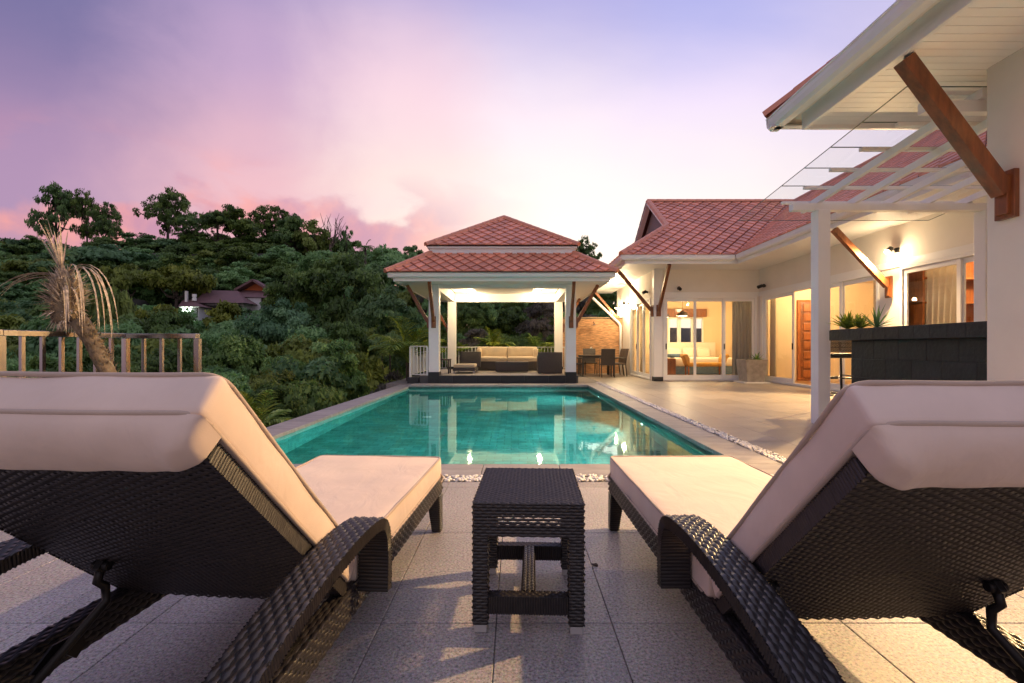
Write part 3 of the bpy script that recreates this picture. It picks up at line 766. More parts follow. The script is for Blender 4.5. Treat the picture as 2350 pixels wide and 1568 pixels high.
# --- walls as separate runs with real openings
def wall_run(name, fixed, axis, a0, a1, thick, openings, z1=SOF, m='wall_render'):
    """axis 'x': wall in the plane y=fixed from x=a0..a1; axis 'y': plane x=fixed. thick extends to +."""
    b = MB(); z0 = -0.01
    def seg(s0, s1, za, zb):
        if s1-s0 < 1e-4 or zb-za < 1e-4: return
        if axis == 'x': b.box(s0, s1, fixed, fixed+thick, za, zb)
        else: b.box(fixed, fixed+thick, s0, s1, za, zb)
    cur = a0
    for (o0, o1, oz0, oz1) in sorted(openings):
        seg(cur, o0, z0, z1); seg(o0, o1, z0, oz0); seg(o0, o1, oz1, z1); cur = o1
    seg(cur, a1, z0, z1)
    return b.build(name, m, villa)
HEAD = 2.53
wall_run('wall', WY, 'x', LX, WX, 0.14, [(4.42, 7.22, 0.02, HEAD)])
wall_run('wall', WX, 'y', 4.2, WY, 0.14, [(9.52, 13.98, 0.02, HEAD), (6.6, 8.98, 0.02, HEAD)])
wall_run('wall', LX, 'y', WY+0.14, FY, 0.14, [(14.55, 17.1, 0.02, HEAD)])
wall_run('wall', NX, 'y', -3.0, NY, 0.14, [])
wall_run('wall', NY-0.14, 'x', NX+0.14, WX, 0.14, [])
# corner pier and its slate foot, pier by the garden door
for (x0, x1, y0, y1) in ((LX-0.02, LX+0.24, WY-0.05, WY+0.14),):
    c = MB().box(x0, x1, y0, y1, 0.12, SOF).build('pier', 'white_paint', villa, bevel=0.008)
    MB().box(x0-0.01, x1+0.01, y0-0.012, y1, -0.005, 0.13).build('slate_base', 'slate', c)
# plaster band above the doors
MB().box(4.41, WX-0.012, WY-0.022, WY-0.002, HEAD+0.002, HEAD+0.13).build('band', 'white_trim', villa, bevel=0.004)
MB().box(WX-0.022, WX-0.002, 6.4, WY-0.03, HEAD+0.002, HEAD+0.13).build('band', 'white_trim', villa, bevel=0.004)

# --- sliding doors
def sliding(axis, fixed, a0, a1, z0, z1, cuts, skip=()):
    """frame with sliding leaves between the cuts; each leaf is a sub-part"""
    door = MB(); dp = 0.05
    def B(mb, s0, s1, d0, d1, za, zb):
        if axis == 'x': mb.box(s0, s1, fixed+d0, fixed+d1, za, zb)
        else: mb.box(fixed+d0, fixed+d1, s0, s1, za, zb)
        return mb
    B(door, a0, a1, -0.03, 0.10, z1-0.06, z1); B(door, a0, a1, -0.03, 0.10, z0, z0+0.05)
    B(door, a0, a0+0.055, -0.03, 0.10, z0+0.05, z1-0.06); B(door, a1-0.055, a1, -0.03, 0.10, z0+0.05, z1-0.06)
    o = door.build('sliding_door', 'white_trim', villa, bevel=0.004)
    for k, (c0, c1) in enumerate(cuts):
        if k in skip: continue
        off = 0.0 if k % 2 == 0 else 0.04; f = 0.075; l = MB(); za, zb = z0+0.052, z1-0.062
        B(l, c0, c0+f, off, off+0.035, za, zb); B(l, c1-f, c1, off, off+0.035, za, zb)
        B(l, c0+f, c1-f, off, off+0.035, za, za+0.11); B(l, c0+f, c1-f, off, off+0.035, zb-0.085, zb)
        l.build('leaf_frame', 'white_trim', o, bevel=0.004)
        g = MB()
        if axis == 'x': g.add([(c0+f,fixed+off+0.017,za+0.11),(c1-f,fixed+off+0.017,za+0.11),(c1-f,fixed+off+0.017,zb-0.085),(c0+f,fixed+off+0.017,zb-0.085)], [(0,1,2,3)])
        else: g.add([(fixed+off+0.017,c0+f,za+0.11),(fixed+off+0.017,c1-f,za+0.11),(fixed+off+0.017,c1-f,zb-0.085),(fixed+off+0.017,c0+f,zb-0.085)], [(0,1,2,3)])
        g.build('pane', 'pane', o)
        h = MB(); s_ = c0+0.035 if k % 2 == 0 else c1-0.035
        B(h, s_-0.012, s_+0.012, off-0.022, off, 0.95, 1.12); h.build('handle', 'iron_dark', o)
    return o
sliding('x', WY+0.0, 4.42, 7.22, 0.02, HEAD, [(4.48, 5.42), (5.36, 6.28), (6.22, 7.16)])
sliding('y', WX+0.0, 9.52, 13.98, 0.02, HEAD, [(12.45, 13.92), (11.6, 12.4), (10.62, 11.72), (9.58, 10.68)], skip=(1,))
sliding('y', WX+0.0, 6.6, 8.98, 0.02, HEAD, [(7.78, 8.92), (6.66, 7.84)])
sliding('y', LX+0.0, 14.55, 17.1, 0.02, HEAD, [(14.61, 15.5), (15.42, 16.3), (16.22, 17.04)])

# --- soffits, fascia and gutters
OV = 1.28
YE, XE = WY - OV, WX - 1.31            # front eave of back wing, eave of right wing
LE = LX - OV                           # left eave of back wing
NE, NF = 2.78, 5.27                    # near block: eave x, far eave y
s1 = MB().box(LE+0.16, XE+0.16, YE+0.16, WY-0.0, SOF, SOF+0.02).box(XE+0.16, WX, NF-0.16, WY, SOF, SOF+0.02).box(LE+0.16, LX, WY, FY+1.1, SOF, SOF+0.02)
s1.build('soffit', 'white_paint', villa)
nsof = MB().box(NE+0.28, XE+0.16, NY, NF-0.28, SOF+0.014, SOF+0.03).box(NE+0.28, NX, -3, NY, SOF+0.014, SOF+0.03).build('soffit', 'roof_under', villa)
for k in range(58):
    y1_ = NF - 0.29 - k*0.0905; y0_ = y1_ - 0.0865
    xe = XE + 0.16 if y0_ > NY else NX
    t = MB().box(NE+0.285, xe, y0_, y1_, SOF, SOF+0.012); t.build('soffit_board', 'white_paint', nsof, bevel=0.002)
f = MB()
f.box(LE+0.13, XE+0.16, YE+0.13, YE+0.16, SOF-0.03, EZ-0.02); f.box(LE+0.13, LE+0.16, YE+0.16, FY+1.1, SOF-0.03, EZ-0.02)
f.box(XE+0.13, XE+0.16, NF-0.13, YE+0.13, SOF-0.03, EZ-0.02)
f.box(NE+0.25, NE+0.29, -3, NF-0.29, SOF-0.035, EZ-0.06); f.box(NE+0.25, XE+0.13, NF-0.29, NF-0.25, SOF-0.035, EZ-0.06)
f.build('fascia', 'white_trim', villa, bevel=0.005)
f = MB().box(NE+0.03, NE+0.27, -3, NF-0.03, EZ-0.06, EZ-0.03).box(NE+0.03, XE, NF-0.27, NF-0.03, EZ-0.063, EZ-0.033)
f.build('eave_lining', 'wall_render', villa)
g = MB(); gz = EZ - 0.135
gutter(g, (LE+0.13-0.13, YE+0.13, gz), (XE+0.13-0.13, YE+0.13, gz), (0,-1,0))
gutter(g, (XE+0.13, YE, gz), (XE+0.13, NF-0.13, gz), (-1,0,0))
gutter(g, (LE+0.13, FY+1.1, gz), (LE+0.13, YE, gz), (-1,0,0))
gutter(g, (NE+0.13, NF, gz), (NE+0.13, -3, gz), (-1,0,0)); gutter(g, (XE+0.13, NF-0.13, gz), (NE, NF-0.13, gz), (0,1,0))
g.build('gutter', 'white_trim', villa, recalc=True)
for (a, c) in (((4.27, WY-0.056, 1.96), None),):
    brace(villa, (LX+0.11, WY-0.052, 2.10), (LX+0.11, YE+0.22, SOF-0.03), (0,-1,0), 0.34)
    brace(villa, (LX-0.022, WY+0.06, 2.10), (LE+0.22, WY+0.06, SOF-0.03), (-1,0,0), 0.34)
brace(villa, (LX, 18.9, 2.1), (LE+0.22, 18.9, SOF-0.03), (-1,0,0), 0.34)
brace(villa, (WX, 9.25, 2.18), (XE+0.22, 9.25, SOF-0.03), (-1,0,0), 0.42, 0.10)
brace(villa, (NX, 3.80, 2.22), (NE+0.33, 3.80, SOF-0.03), (-1,0,0), 0.38, 0.105)
# downpipe from the gutter to the wall beside the shower
MB().tube([(2.90, 18.3, 3.3), (2.95, 18.3, 2.95), (4.0, 18.3, 1.95), (4.06, 18.3, 1.85), (4.06, 18.3, 0.0)], 0.05, 10).build('downpipe', 'white_trim', villa, smooth=True)

# --- roofs
RY = 16.8; RZ = EZ + SL*(RY-YE); GXp = 4.70; RX = XE + (RY-YE); gy = YE + (GXp-LE)
ZG = EZ + SL*(GXp-LE)
b = MB(); e = 0.006
b.add([(LE,YE,EZ),(XE,YE,EZ),(RX,RY,RZ),(GXp,RY,RZ),(GXp,gy,ZG)], [(0,1,2,3,4)])
b.add([(XE,YE,EZ),(XE,NF,EZ),(RX,NF-(RX-XE),RZ),(RX,RY,RZ)], [(0,1,2,3)])
b.add([(LE,2*RY-YE,EZ),(LE,YE,EZ),(GXp,gy,ZG),(GXp,2*RY-gy,ZG)], [(0,1,2,3)])
b.add([(LE,2*RY-YE,EZ),(GXp,2*RY-gy,ZG),(GXp,RY,RZ),(RX+4,RY,RZ),(RX+8,2*RY-YE,EZ)], [(0,1,2,3,4)])
b.add([(NE,-3,EZ),(NE,NF,EZ),(NE+4,NF-4,EZ+SL*4),(NE+4,-3,EZ+SL*4)], [(3,2,1,0)])
b.add([(NE,NF,EZ),(XE,NF,EZ),(RX,NF-(RX-XE),RZ),(NE+4,NF-4,EZ+SL*4)], [(3,2,1,0)])
roofv = b.build('roof', 'roof_under', villa)
stuff = MB(); Ls = math.hypot(RY-YE, RZ-EZ); ks = (RY-YE)/Ls
hipn = (1/math.hypot(1,ks), -ks/math.hypot(1,ks))
def pf(cx_, cy_):
    pl = [(0,0,0,1), (0,Ls,0,-1), (XE-LE, 0, -hipn[0], ks*hipn[0])]
    if cy_*ks < gy-YE: pl.append((0,0,hipn[0],hipn[1]))
    else: pl.append((GXp-LE,0,1,0))
    return pl
made = tile_slope(roofv, (LE,YE,EZ), (1,0,0), (0,RY-YE,RZ-EZ), pf, 0, RX-LE, 0, Ls, 300, stuff)
# right-wing slope (seen at a grazing angle) and near block
tile_slope(roofv, (XE,YE,EZ), (0,-1,0), (RX-XE,0,RZ-EZ), lambda a,c: [(0,0,0,1),(0,Ls,0,-1),(0,0,hipn[0],ks*hipn[0]),(YE-NF,0,-hipn[0],-ks*hipn[0]*-1)], -4, YE-NF+1, 0, Ls, 0, stuff)
tile_slope(roofv, (NE,NF,EZ), (0,-1,0), (4,0,SL*4), lambda a,c: [(0,0.30,0,1),(0,3.0,0,-1),(0,0,hipn[0],-ks*hipn[0]),(6,0,-1,0)], 0, 6, 0, 3, 0, stuff)
tile_slope(roofv, (LE,2*RY-YE,EZ), (0,-1,0), (RY-YE,0,RZ-EZ), lambda a,c: [(0,0,0,1),(0,(GXp-LE)/ks,0,-1),(0,0,hipn[0],-ks*hipn[0]),(2*(RY-YE),0,-hipn[0],-ks*hipn[0])], 0, 2*(RY-YE), 0, 2.4, 0, stuff)
tag(stuff.build('roof_tile', 'roof_tile', roofv), kind='stuff')
u = 0.03
cap_line(roofv, (LE,YE,EZ+u), (GXp,gy,ZG+u)); cap_line(roofv, (GXp-0.02,RY,RZ+u), (RX,RY,RZ+u)); cap_line(roofv, (NE,NF,EZ+u), (NE+3,NF-3,EZ+SL*3+u)); cap_line(roofv, (LE,2*RY-YE,EZ+u), (GXp,2*RY-gy,ZG+u))
cap_line(roofv, (RX,RY,RZ+u),(RX,NF,RZ+u))
cap_line(roofv, (GXp+0.02,gy,ZG+u), (GXp+0.02,RY,RZ+u), 0.2, 0.06); cap_line(roofv, (GXp+0.02,2*RY-gy,ZG+u), (GXp+0.02,RY,RZ+u), 0.2, 0.06)
MB().prism([(GXp+0.25,gy+0.05,ZG+0.0),(GXp+0.25,2*RY-gy-0.05,ZG+0.0),(GXp+0.25,RY,RZ-0.05)], (0.05,0,0)).build('gable', 'gable_grey', villa, recalc=True)
b = MB()
for sg in (gy, 2*RY-gy): b.bar((GXp+0.03,sg,ZG-0.06),(GXp+0.03,RY,RZ-0.06), 0.06, 0.17, up=(1,0,0.01))
b.build('bargeboard', 'white_trim', villa)

# --- lamps on the walls
def wall_lamp(label, loc, side, power, glow='lamp_warm', spot=None, target=None, halo=0):
    sv = Vector(side); t = thing('wall_lamp', label, 'lamp', loc, group='lamps on the villa walls')
    p = Vector((0,0,0))
    MB().bar(p, p+sv*0.03, 0.09, 0.09).build('wall_plate', 'black_metal', t)
    MB().tube([p+sv*0.03, p+sv*0.10+Vector((0,0,0.01))], 0.012, 8).build('arm', 'black_metal', t)
    c = sv*0.17
    ax = (Vector(target) - Vector(loc) - c).normalized() if target else Vector((0,0,-1))
    MB().tube([c - ax*0.07, c + ax*0.05], [0.042, 0.056], 14).build('shade', 'black_metal', t, smooth=False)
    MB().tube([c + ax*0.05, c + ax*0.07, c+ax*0.082], [0.052, 0.042, 0.012], 14).build('bulb', glow, t, smooth=True)
    if spot: light('wall_light', 'SPOT', c + ax*0.10, power, (1.0, 0.64, 0.29), 0.045, rot=aim((0,0,0), ax), spot=spot, blend=0.6, parent=t)
    else: light('wall_light', 'POINT', c + ax*0.14, power, WARM, 0.05, parent=t)
    if halo: light('wall_halo', 'POINT', c + ax*0.14, halo, WARM, 0.05, parent=t)
    return t
wall_lamp('lit lamp on the garden wall end, beyond the shower pipe', (LX, 18.75, 2.62), (-1,0,0), 75)
wall_lamp('lit lamp on the side wall, left of the glass doors by the dining table', (LX, 17.4, 2.60), (-1,0,0), 75)
wall_lamp('lit lamp on the right wing between brace and bookshelf window', (WX, 9.06, 2.86), (-1,0,0), 1100, spot=R(150), target=(4.2, 8.4, 0.0), halo=22)
wall_lamp('lit spotlight high on the near wall right of the bar, aimed at the loungers', (NX, 3.30, 2.86), (-1,0,0), 1050, spot=R(125), target=(0.4, 1.6, 0.2))
t = thing('eave_light', 'lit round downlight in the soffit above the dining table', 'lamp', (3.55, 16.6, SOF), group='lamps on the villa walls')
MB().lathe([(0.08, 0.0), (0.085, -0.02), (0.06, -0.022)], 16, cap=False).build('trim_ring', 'white_trim', t)
MB().lathe([(0.06, -0.012), (0.001, -0.02)], 16).build('bulb', 'lamp_warm', t); light('eave_lamp', 'POINT', (0,0,-0.10), 80, WARM, 0.05, parent=t)
def spot_off(label, loc, side, twin=False):
    sv = Vector(side); t = thing('spotlight', label, 'spotlight', loc, group='unlit black spotlights')
    MB().tube([Vector((0,0,0)), sv*0.03], 0.035, 12).build('wall_plate', 'black_metal', t)
    tang = Vector((0,0,1)).cross(sv)
    for k in ((-1, 1) if twin else (0,)):
        c = sv*0.10 + tang*(0.10*k); MB().tube([sv*0.03, c], 0.01, 8).build('arm', 'black_metal', t)
        d_ = (tang*k + sv*0.5 + Vector((0,0,-0.25))).normalized(); MB().tube([c - d_*0.06, c + d_*0.075], [0.045, 0.05], 14).build('shade', 'black_metal', t)
spot_off('unlit black spotlight above the bedroom sliding doors', (4.88, WY, 2.76), (0,-1,0))
spot_off('unlit black spotlight on the side wall left of the corner pier', (LX, 14.9, 2.74), (-1,0,0))
spot_off('unlit black twin spotlight in the corner where the two wings meet', (WX, 13.85, 2.80), (-1,0,0), True)

# ================================================================== ROOMS BEHIND THE GLASS
b = MB()
b.box(LX+0.14, 12, WY+0.14, FY, -0.02, 0.012).box(WX+0.14, 12, 4.1, WY-0.0, -0.02, 0.012)
b.build('room_floor', 'room_floor', villa)
b = MB(); b.box(LX+0.14, 12, WY+0.14, FY, 2.92, 2.95).box(WX+0.14, 12, 4.1, WY-0.02, 2.92, 2.95); b.build('room_ceiling', 'room_wall', villa)
b = MB()
b.box(LX+0.14, 6.25, FY-0.1, FY, 0, 2.92).box(7.62, 8.86, FY-0.1, FY, 0, 2.92).box(6.25, 7.62, FY-0.1, FY, 0, 1.08).box(6.25, 7.62, FY-0.1, FY, 2.2, 2.92)   # back wall of bedroom with window
b.box(8.86, 8.96, WY+0.28, FY, 0, 2.92)
b.box(WX+0.14, 8.44, WY+0.02, WY+0.12, 0, 2.92).box(9.22, 12, WY+0.02, WY+0.12, 0, 2.92).box(8.44, 9.22, WY+0.02, WY+0.12, 2.42, 2.92)      # partition with the wooden door
b.box(11.2, 11.3, 9.2, WY+0.0, 0, 2.92).box(WX+0.14, 11.2, 9.1, 9.2, 0, 2.92)
b.box(9.6, 9.7, 4.2, 9.1, 0, 2.92)
b.build('room_wall', 'room_wall', villa)
# bedroom window, pelmet
wn = thing('bedroom_window', 'dark window with white mullions in the back wall of the bedroom', 'window', (6.93, FY-0.1, 1.08), world=True)
b = MB()
for x in (6.25, 6.62, 6.70, 7.18, 7.26, 7.62): b.box(x-0.03, x+0.03, FY-0.12, FY-0.06, 1.08, 2.2)
b.box(6.25, 7.62, FY-0.12, FY-0.06, 1.06, 1.12).box(6.25, 7.62, FY-0.12, FY-0.06, 2.16, 2.22); b.build('frame', 'white_trim', wn)
b = MB().add([(6.25,FY-0.05,1.1),(7.62,FY-0.05,1.1),(7.62,FY-0.05,2.2),(6.25,FY-0.05,2.2)], [(0,1,2,3)]); b.build('pane', 'pane', wn)
tag(MB().box(5.6, 7.72, FY-0.28, FY-0.11, 2.24, 2.56).build('pelmet', 'wood_brown', bevel=0.01), 'reddish brown timber pelmet over the bedroom window', 'pelmet')
# curtains
def curtain(name, label, p, q, z0, z1, m, folds, amp, lean=0.0):
    b = MB(); n = folds*8; p, q = Vector((p[0], p[1], 0)), Vector((q[0], q[1], 0)); d_ = q-p; pr = Vector((-d_.y, d_.x, 0)).normalized(); vs_ = []
    for j in range(9):
        f = j/8
        for i in range(n+1):
            s_ = i/n; a = amp*(0.7+0.5*f)*math.sin(2*PI*folds*s_ + 0.6*math.sin(3*s_+f)); k = s_*(1 - lean*math.sin(PI*f))
            c = p + d_*k + pr*a; vs_.append((c.x, c.y, z1 + (z0-z1)*f))
    b.add(vs_, [(j*(n+1)+i, j*(n+1)+i+1, (j+1)*(n+1)+i+1, (j+1)*(n+1)+i) for j in range(8) for i in range(n)])
    o = b.build(name, m, smooth=True); md = o.modifiers.new('thickness', 'SOLIDIFY'); md.thickness = 0.004
    return tag(o, label, 'curtain')
curtain('curtain', 'grey curtain drawn to the right end of the bedroom doors', (6.62, WY+0.28), (7.26, WY+0.26), 0.03, 2.5, 'curtain_grey', 6, 0.03)
curtain('curtain', 'pale sheer curtain at the far end of the right-wing doors, beside the inner corner', (WX+0.20, 13.95), (WX+0.18, 13.62), 0.03, 2.5, 'sheer', 5, 0.03)
curtain('curtain', 'pale sheer curtain at the near end of the right-wing doors, behind the bar plant', (WX+0.28, 10.05), (WX+0.25, 9.58), 0.03, 2.5, 'sheer', 5, 0.03, 0.15)
curtain('curtain', 'pale curtain swept aside in the bookshelf window', (WX+0.28, 8.9), (WX+0.25, 7.95), 0.03, 2.5, 'sheer', 7, 0.035, 0.12)
curtain('curtain', 'pale curtain just inside the side doors by the dining table', (LX+0.3, 16.9), (LX+0.28, 16.2), 0.03, 2.5, 'sheer', 5, 0.03)
# bed, bench, pendants
bed = thing('bed', 'large bed with white linen and blue skirt seen through the bedroom doors', 'bed', (6.95, 18.3, 0), world=True)
rb('mattress', (6.95, 18.25, 0.47), (1.12, 0.92, 0.16), 0.07, 'linen', bed, amp=0.02, sc=3, nx=8, ny=6)
MB().box(5.86, 8.04, 17.36, 19.15, 0.03, 0.34).build('skirt', 'blue_cloth', bed, bevel=0.02)
for k, x in enumerate((6.35, 6.95, 7.5)): rb('pillow', (x, 18.95, 0.80), (0.27, 0.12, 0.2), 0.1, 'linen', bed, amp=0.02)
rb('headboard', (6.95, 19.22, 0.62), (1.15, 0.05, 0.6), 0.04, 'linen', bed)
tag(rb('cushion', (5.98, 17.7, 0.70), (0.28, 0.2, 0.075), 0.06, 'blue_cloth'), 'folded grey-blue cushion at the left end of the bed', 'cushion')
bn = thing('bench', 'golden upholstered bench with scrolled ends at the foot of the bed', 'bench', (6.75, 16.95, 0), world=True)
rb('seat', (6.75, 16.95, 0.40), (0.62, 0.20, 0.07), 0.05, 'gold_cloth', bn)
for sx in (-1, 1):
    c = 6.75 + sx*0.63
    MB().prism([(c-sx*0.05, 16.75, 0.36), (c+sx*0.03, 16.75, 0.36), (c+sx*0.12, 16.75, 0.60), (c+sx*0.20, 16.75, 0.70), (c+sx*0.16, 16.75, 0.78), (c+sx*0.03, 16.75, 0.77), (c-sx*0.05, 16.75, 0.62)], (0, 0.40, 0)).build('scroll_arm', 'gold_cloth', bn, bevel=0.03, recalc=True)
    for yy in (16.80, 17.10): MB().lathe([(0.02,0),(0.03,0.06),(0.018,0.12),(0.034,0.2),(0.022,0.28),(0.036,0.36)], 10, (c-sx*0.02, yy, 0)).build('leg', 'wood_door', bn, smooth=True)
tag(MB().box(5.2, 5.62, 16.6, 17.2, 0.012, 0.62).build('bedside_chest', 'wood_brown', bevel=0.01), 'dark slatted chest left of the bedroom bench', 'chest')
for (x, y, lb, col) in ((6.06, 17.2, 'dark dome pendant lamp over the bed, the higher one on the right', 1), (5.62, 17.9, 'dark dome pendant lamp over the bed, partly hidden by the door frame', 1)):
    t = thing('pendant_lamp', lb, 'lamp', (x, y, 2.14), group='pendant lamps over the bed')
    MB().tube([(0,0,0.17),(0,0,0.78)], 0.006, 6).build('cord', 'black_metal', t)
    MB().lathe([(0.03,0.19),(0.05,0.17),(0.14,0.13),(0.20,0.06),(0.22,0.0),(0.21,0.0),(0.19,0.055),(0.13,0.12),(0.03,0.16)], 24, cap=False).build('shade', 'wicker_far', t, smooth=True)
    MB().lathe([(0.205,0.012),(0.10,0.004),(0.001,0.0)], 24).build('diffuser', 'lamp_dim', t, smooth=True)
    light('pendant_light', 'POINT', (0,0,-0.10), 62, ROOM, 0.12, parent=t)
def ceiling_spot(label, loc, power):
    t = thing('recessed_light', label, 'lamp', loc, group='recessed lights in the rooms')
    MB().lathe([(0.06,-0.002),(0.065,-0.014),(0.045,-0.016)], 16, cap=False).build('trim_ring', 'white_trim', t)
    MB().lathe([(0.045,-0.006),(0.001,-0.012)], 16).build('bulb', 'lamp_warm', t); light('room_light', 'POINT', (0,0,-0.16), power, ROOM, 0.12, parent=t)
ceiling_spot('small recessed light over the middle of the bedroom', (7.6, 16.2, 2.92), 130)
ceiling_spot('small recessed light over the hall by the wooden door', (8.6, 13.0, 2.92), 100)
ceiling_spot('small recessed light seen through the pane above the bar plant', (9.4, 10.9, 2.92), 100)
ceiling_spot('small recessed light over the bookshelf', (8.5, 7.9, 2.92), 120)
# panelled wooden door
t = thing('wooden_door', 'orange-brown wooden door with raised square panels, seen through the open slider', 'door', (8.45, WY-0.02, 0.012))
MB().box(-0.02, 0.06, -0.03, 0.14, 0, 2.41).box(0.72, 0.78, -0.03, 0.14, 0, 2.41).box(0.06, 0.72, -0.03, 0.14, 2.35, 2.41).build('door_frame', 'wood_door', t)
lf = MB().box(0.0, 0.60, -0.02, 0.02, 0.01, 2.34).build('door_leaf', 'wood_brown', t); lf.location = (0.06, -0.02, 0); lf.rotation_euler.z = R(-14)  # leaf darker than its panels: groove shade put into the wood colour
for r_ in range(8):
    for c_ in range(2):
        o = MB().box(0.07+c_*0.25, 0.28+c_*0.25, -0.040, -0.019, 0.10+r_*0.28, 0.32+r_*0.28).build('raised_panel', 'wood_door', lf, bevel=0.018)
o = MB().tube([(0.55,-0.02,1.05),(0.55,-0.07,1.05),(0.45,-0.07,1.05)], 0.01, 8).build('handle', 'steel', lf)
# bookcase
t = thing('bookcase', 'red-brown built-in bookcase behind the window beside the bar', 'bookcase', (8.5, 9.05, 0.012))
MB().box(-1.0, 1.1, 0.0, 0.04, 0, 2.8).build('back_panel', 'wood_door', t)
for z in (0.02, 0.45, 0.90, 1.35, 1.80, 2.25, 2.70): MB().box(-1.0, 1.06, -0.30, 0.0, z, z+0.035).build('shelf', 'wood_door', t)
for x in (-1.0, -0.32, 0.36, 1.06): MB().box(x, x+0.04, -0.31, 0.0, 0, 2.8).build('upright', 'wood_door', t)

# ================================================================== SHOWER WALL
t = thing('brick_wall', 'orange brick-clad shower wall behind the dining table', 'wall', (3.2, 18.35, 0), world=True)
MB().box(1.7, LX-0.002, 18.42, 18.6, -0.01, 2.14).build('core', 'mortar', t)
MB().box(1.68, LX-0.002, 18.36, 18.62, 2.142, 2.18).build('cap', 'mortar', t)
b = MB(); rr = random.Random(3)
for j in range(30):
    x = 1.7 - rr.uniform(0, 0.2)
    while x < LX:
        L = rr.uniform(0.14, 0.30); a, c = max(1.7, x), min(LX-0.004, x+L-0.006)
        if c - a > 0.02: d_ = rr.uniform(0.006, 0.024); b.box(a, c, 18.42-d_, 18.425, 0.07*j+0.004, 0.07*j+0.066)
        x += L
tag(b.build('brick_course', 'brick_clad', t), kind='stuff')
t = thing('outdoor_shower', 'steel shower head on the brick wall', 'shower', (3.02, 18.39, 1.95))
MB().tube([(0,0.02,0),(0,-0.16,0.05),(0,-0.24,0.02),(0,-0.26,-0.04)], 0.014, 8).build('arm', 'steel', t, smooth=True)
MB().lathe([(0.03,0.03),(0.05,0.015),(0.12,0.0),(0.12,-0.015),(0.001,-0.016)], 18, (0,-0.26,-0.08)).build('rose', 'steel', t, smooth=True)
t = thing('shower_tap', 'small round shower tap low on the brick wall', 'tap', (2.95, 18.40, 0.98))
MB().tube([(0,0,0),(0,-0.05,0)], 0.05, 14).build('plate', 'white_metal', t); MB().tube([(0,-0.05,0),(0,-0.09,0),(0.05,-0.10,0.02)], 0.014, 8).build('handle', 'steel', t)

# ================================================================== PERGOLA
pg = thing('pergola', 'white pergola with sloping glass canopy over the bar', 'pergola', (4.02, 6.25, 0), world=True)
PZ, PS, PYB = 2.795, 0.104, 6.25
zr = lambda y: PZ + 0.095 + PS*(PYB - y)
for (x, y) in ((4.02, 6.25), (6.19, 6.25)):
    MB().box(x-0.08, x+0.08, y-0.08, y+0.08, 0.0, PZ).build('post', 'white_paint', pg, bevel=0.006)
MB().box(3.63, 6.32, 6.20, 6.30, PZ+0.001, PZ+0.094).build('beam', 'white_paint', pg, bevel=0.004)
MB().box(3.50, 6.32, 4.05, 4.13, zr(4.09)-0.10, zr(4.09)-0.001).build('beam', 'white_paint', pg, bevel=0.004)
for x in (3.98, 4.47, 4.96, 5.45, 5.94):
    MB().bar((x, 6.58, zr(6.58)+0.042), (x, 4.02, zr(4.02)+0.042), 0.052, 0.083).build('rafter', 'white_paint', pg, bevel=0.003)
for k, y in enumerate((6.47, 6.0, 5.53, 5.07, 4.61, 4.14)):
    MB().bar((3.63+0.018*k, y, zr(y)+0.103), (6.22, y, zr(y)+0.103), 0.045, 0.036).build('purlin', 'white_paint', pg, bevel=0.002)
for (y0, y1) in ((4.08, 4.608), (4.612, 5.068), (5.072, 5.528), (5.532, 5.998), (6.002, 7.17)):
    g_ = MB(); o_ = 0.126; xa, xb = 3.365, 6.24
    g_.add([(xa,y0,zr(y0)+o_),(xb,y0,zr(y0)+o_),(xb,y1,zr(y1)+o_),(xa,y1,zr(y1)+o_)], [(0,1,2,3)])
    gp = g_.build('glass_panel', 'canopy_glass', pg)
    ed = MB(); c_ = [Vector((xa,y0,zr(y0)+o_)), Vector((xb,y0,zr(y0)+o_)), Vector((xb,y1,zr(y1)+o_)), Vector((xa,y1,zr(y1)+o_))]
    for i in range(4): ed.bar(c_[i], c_[(i+1)%4], 0.005, 0.008)
    ed.build('polished_edge', 'glass_edge', gp)

# ================================================================== BAR
bar = thing('bar_counter', 'black slate-tiled bar counter against the near wall', 'bar', (4.4, 4.9, 0), world=True)
body = MB().box(4.07, 4.55, 4.0, 5.74, 0.0, 1.085).build('body', 'slate_joint', bar)
top = MB().box(3.97, 4.75, 3.99, 5.99, 1.089, 1.214).build('counter', 'slate_joint', bar)
rows = 5; rh = 1.085/rows
for j in range(rows):
    y = 4.0 - (0.17 if j % 2 else 0.0)
    while y < 5.74:
        a, c = max(4.0, y)+0.002, min(5.74, y+0.345)-0.002
        if c-a > 0.03:
            o = MB().box(-0.008, 0.0, a, c, j*rh+0.002, (j+1)*rh-0.002).build('slate_tile', 'slate', body, bevel=0.0015); o.location = (4.068, 0, 0)
        y += 0.345
for k in range(2):
    a = 4.07 + k*0.24; o = MB().box(a+0.002, a+0.238, 5.74, 5.748, 0.002, 1.083).build('slate_tile', 'slate', body)
y = 3.99
while y < 5.98:
    c = min(y+0.182, 5.99)
    o = MB().box(-0.008, 0.0, y+0.0015, c-0.0015, 1.090, 1.213).build('slate_tile', 'slate', top, bevel=0.0015); o.location = (3.968, 0, 0)
    y += 0.182
for i in range(2):
    for k in range(6): MB().box(3.97+i*0.39+0.001, 3.97+(i+1)*0.39-0.001, 3.99+k*0.3333+0.001, 3.99+(k+1)*0.3333-0.001, 1.214, 1.224).build('slate_tile', 'slate', top, bevel=0.0015)
for i in range(2): MB().box(3.97+i*0.39+0.001, 3.97+(i+1)*0.39-0.001, 5.99, 5.998, 1.09, 1.213).build('slate_tile', 'slate', top)

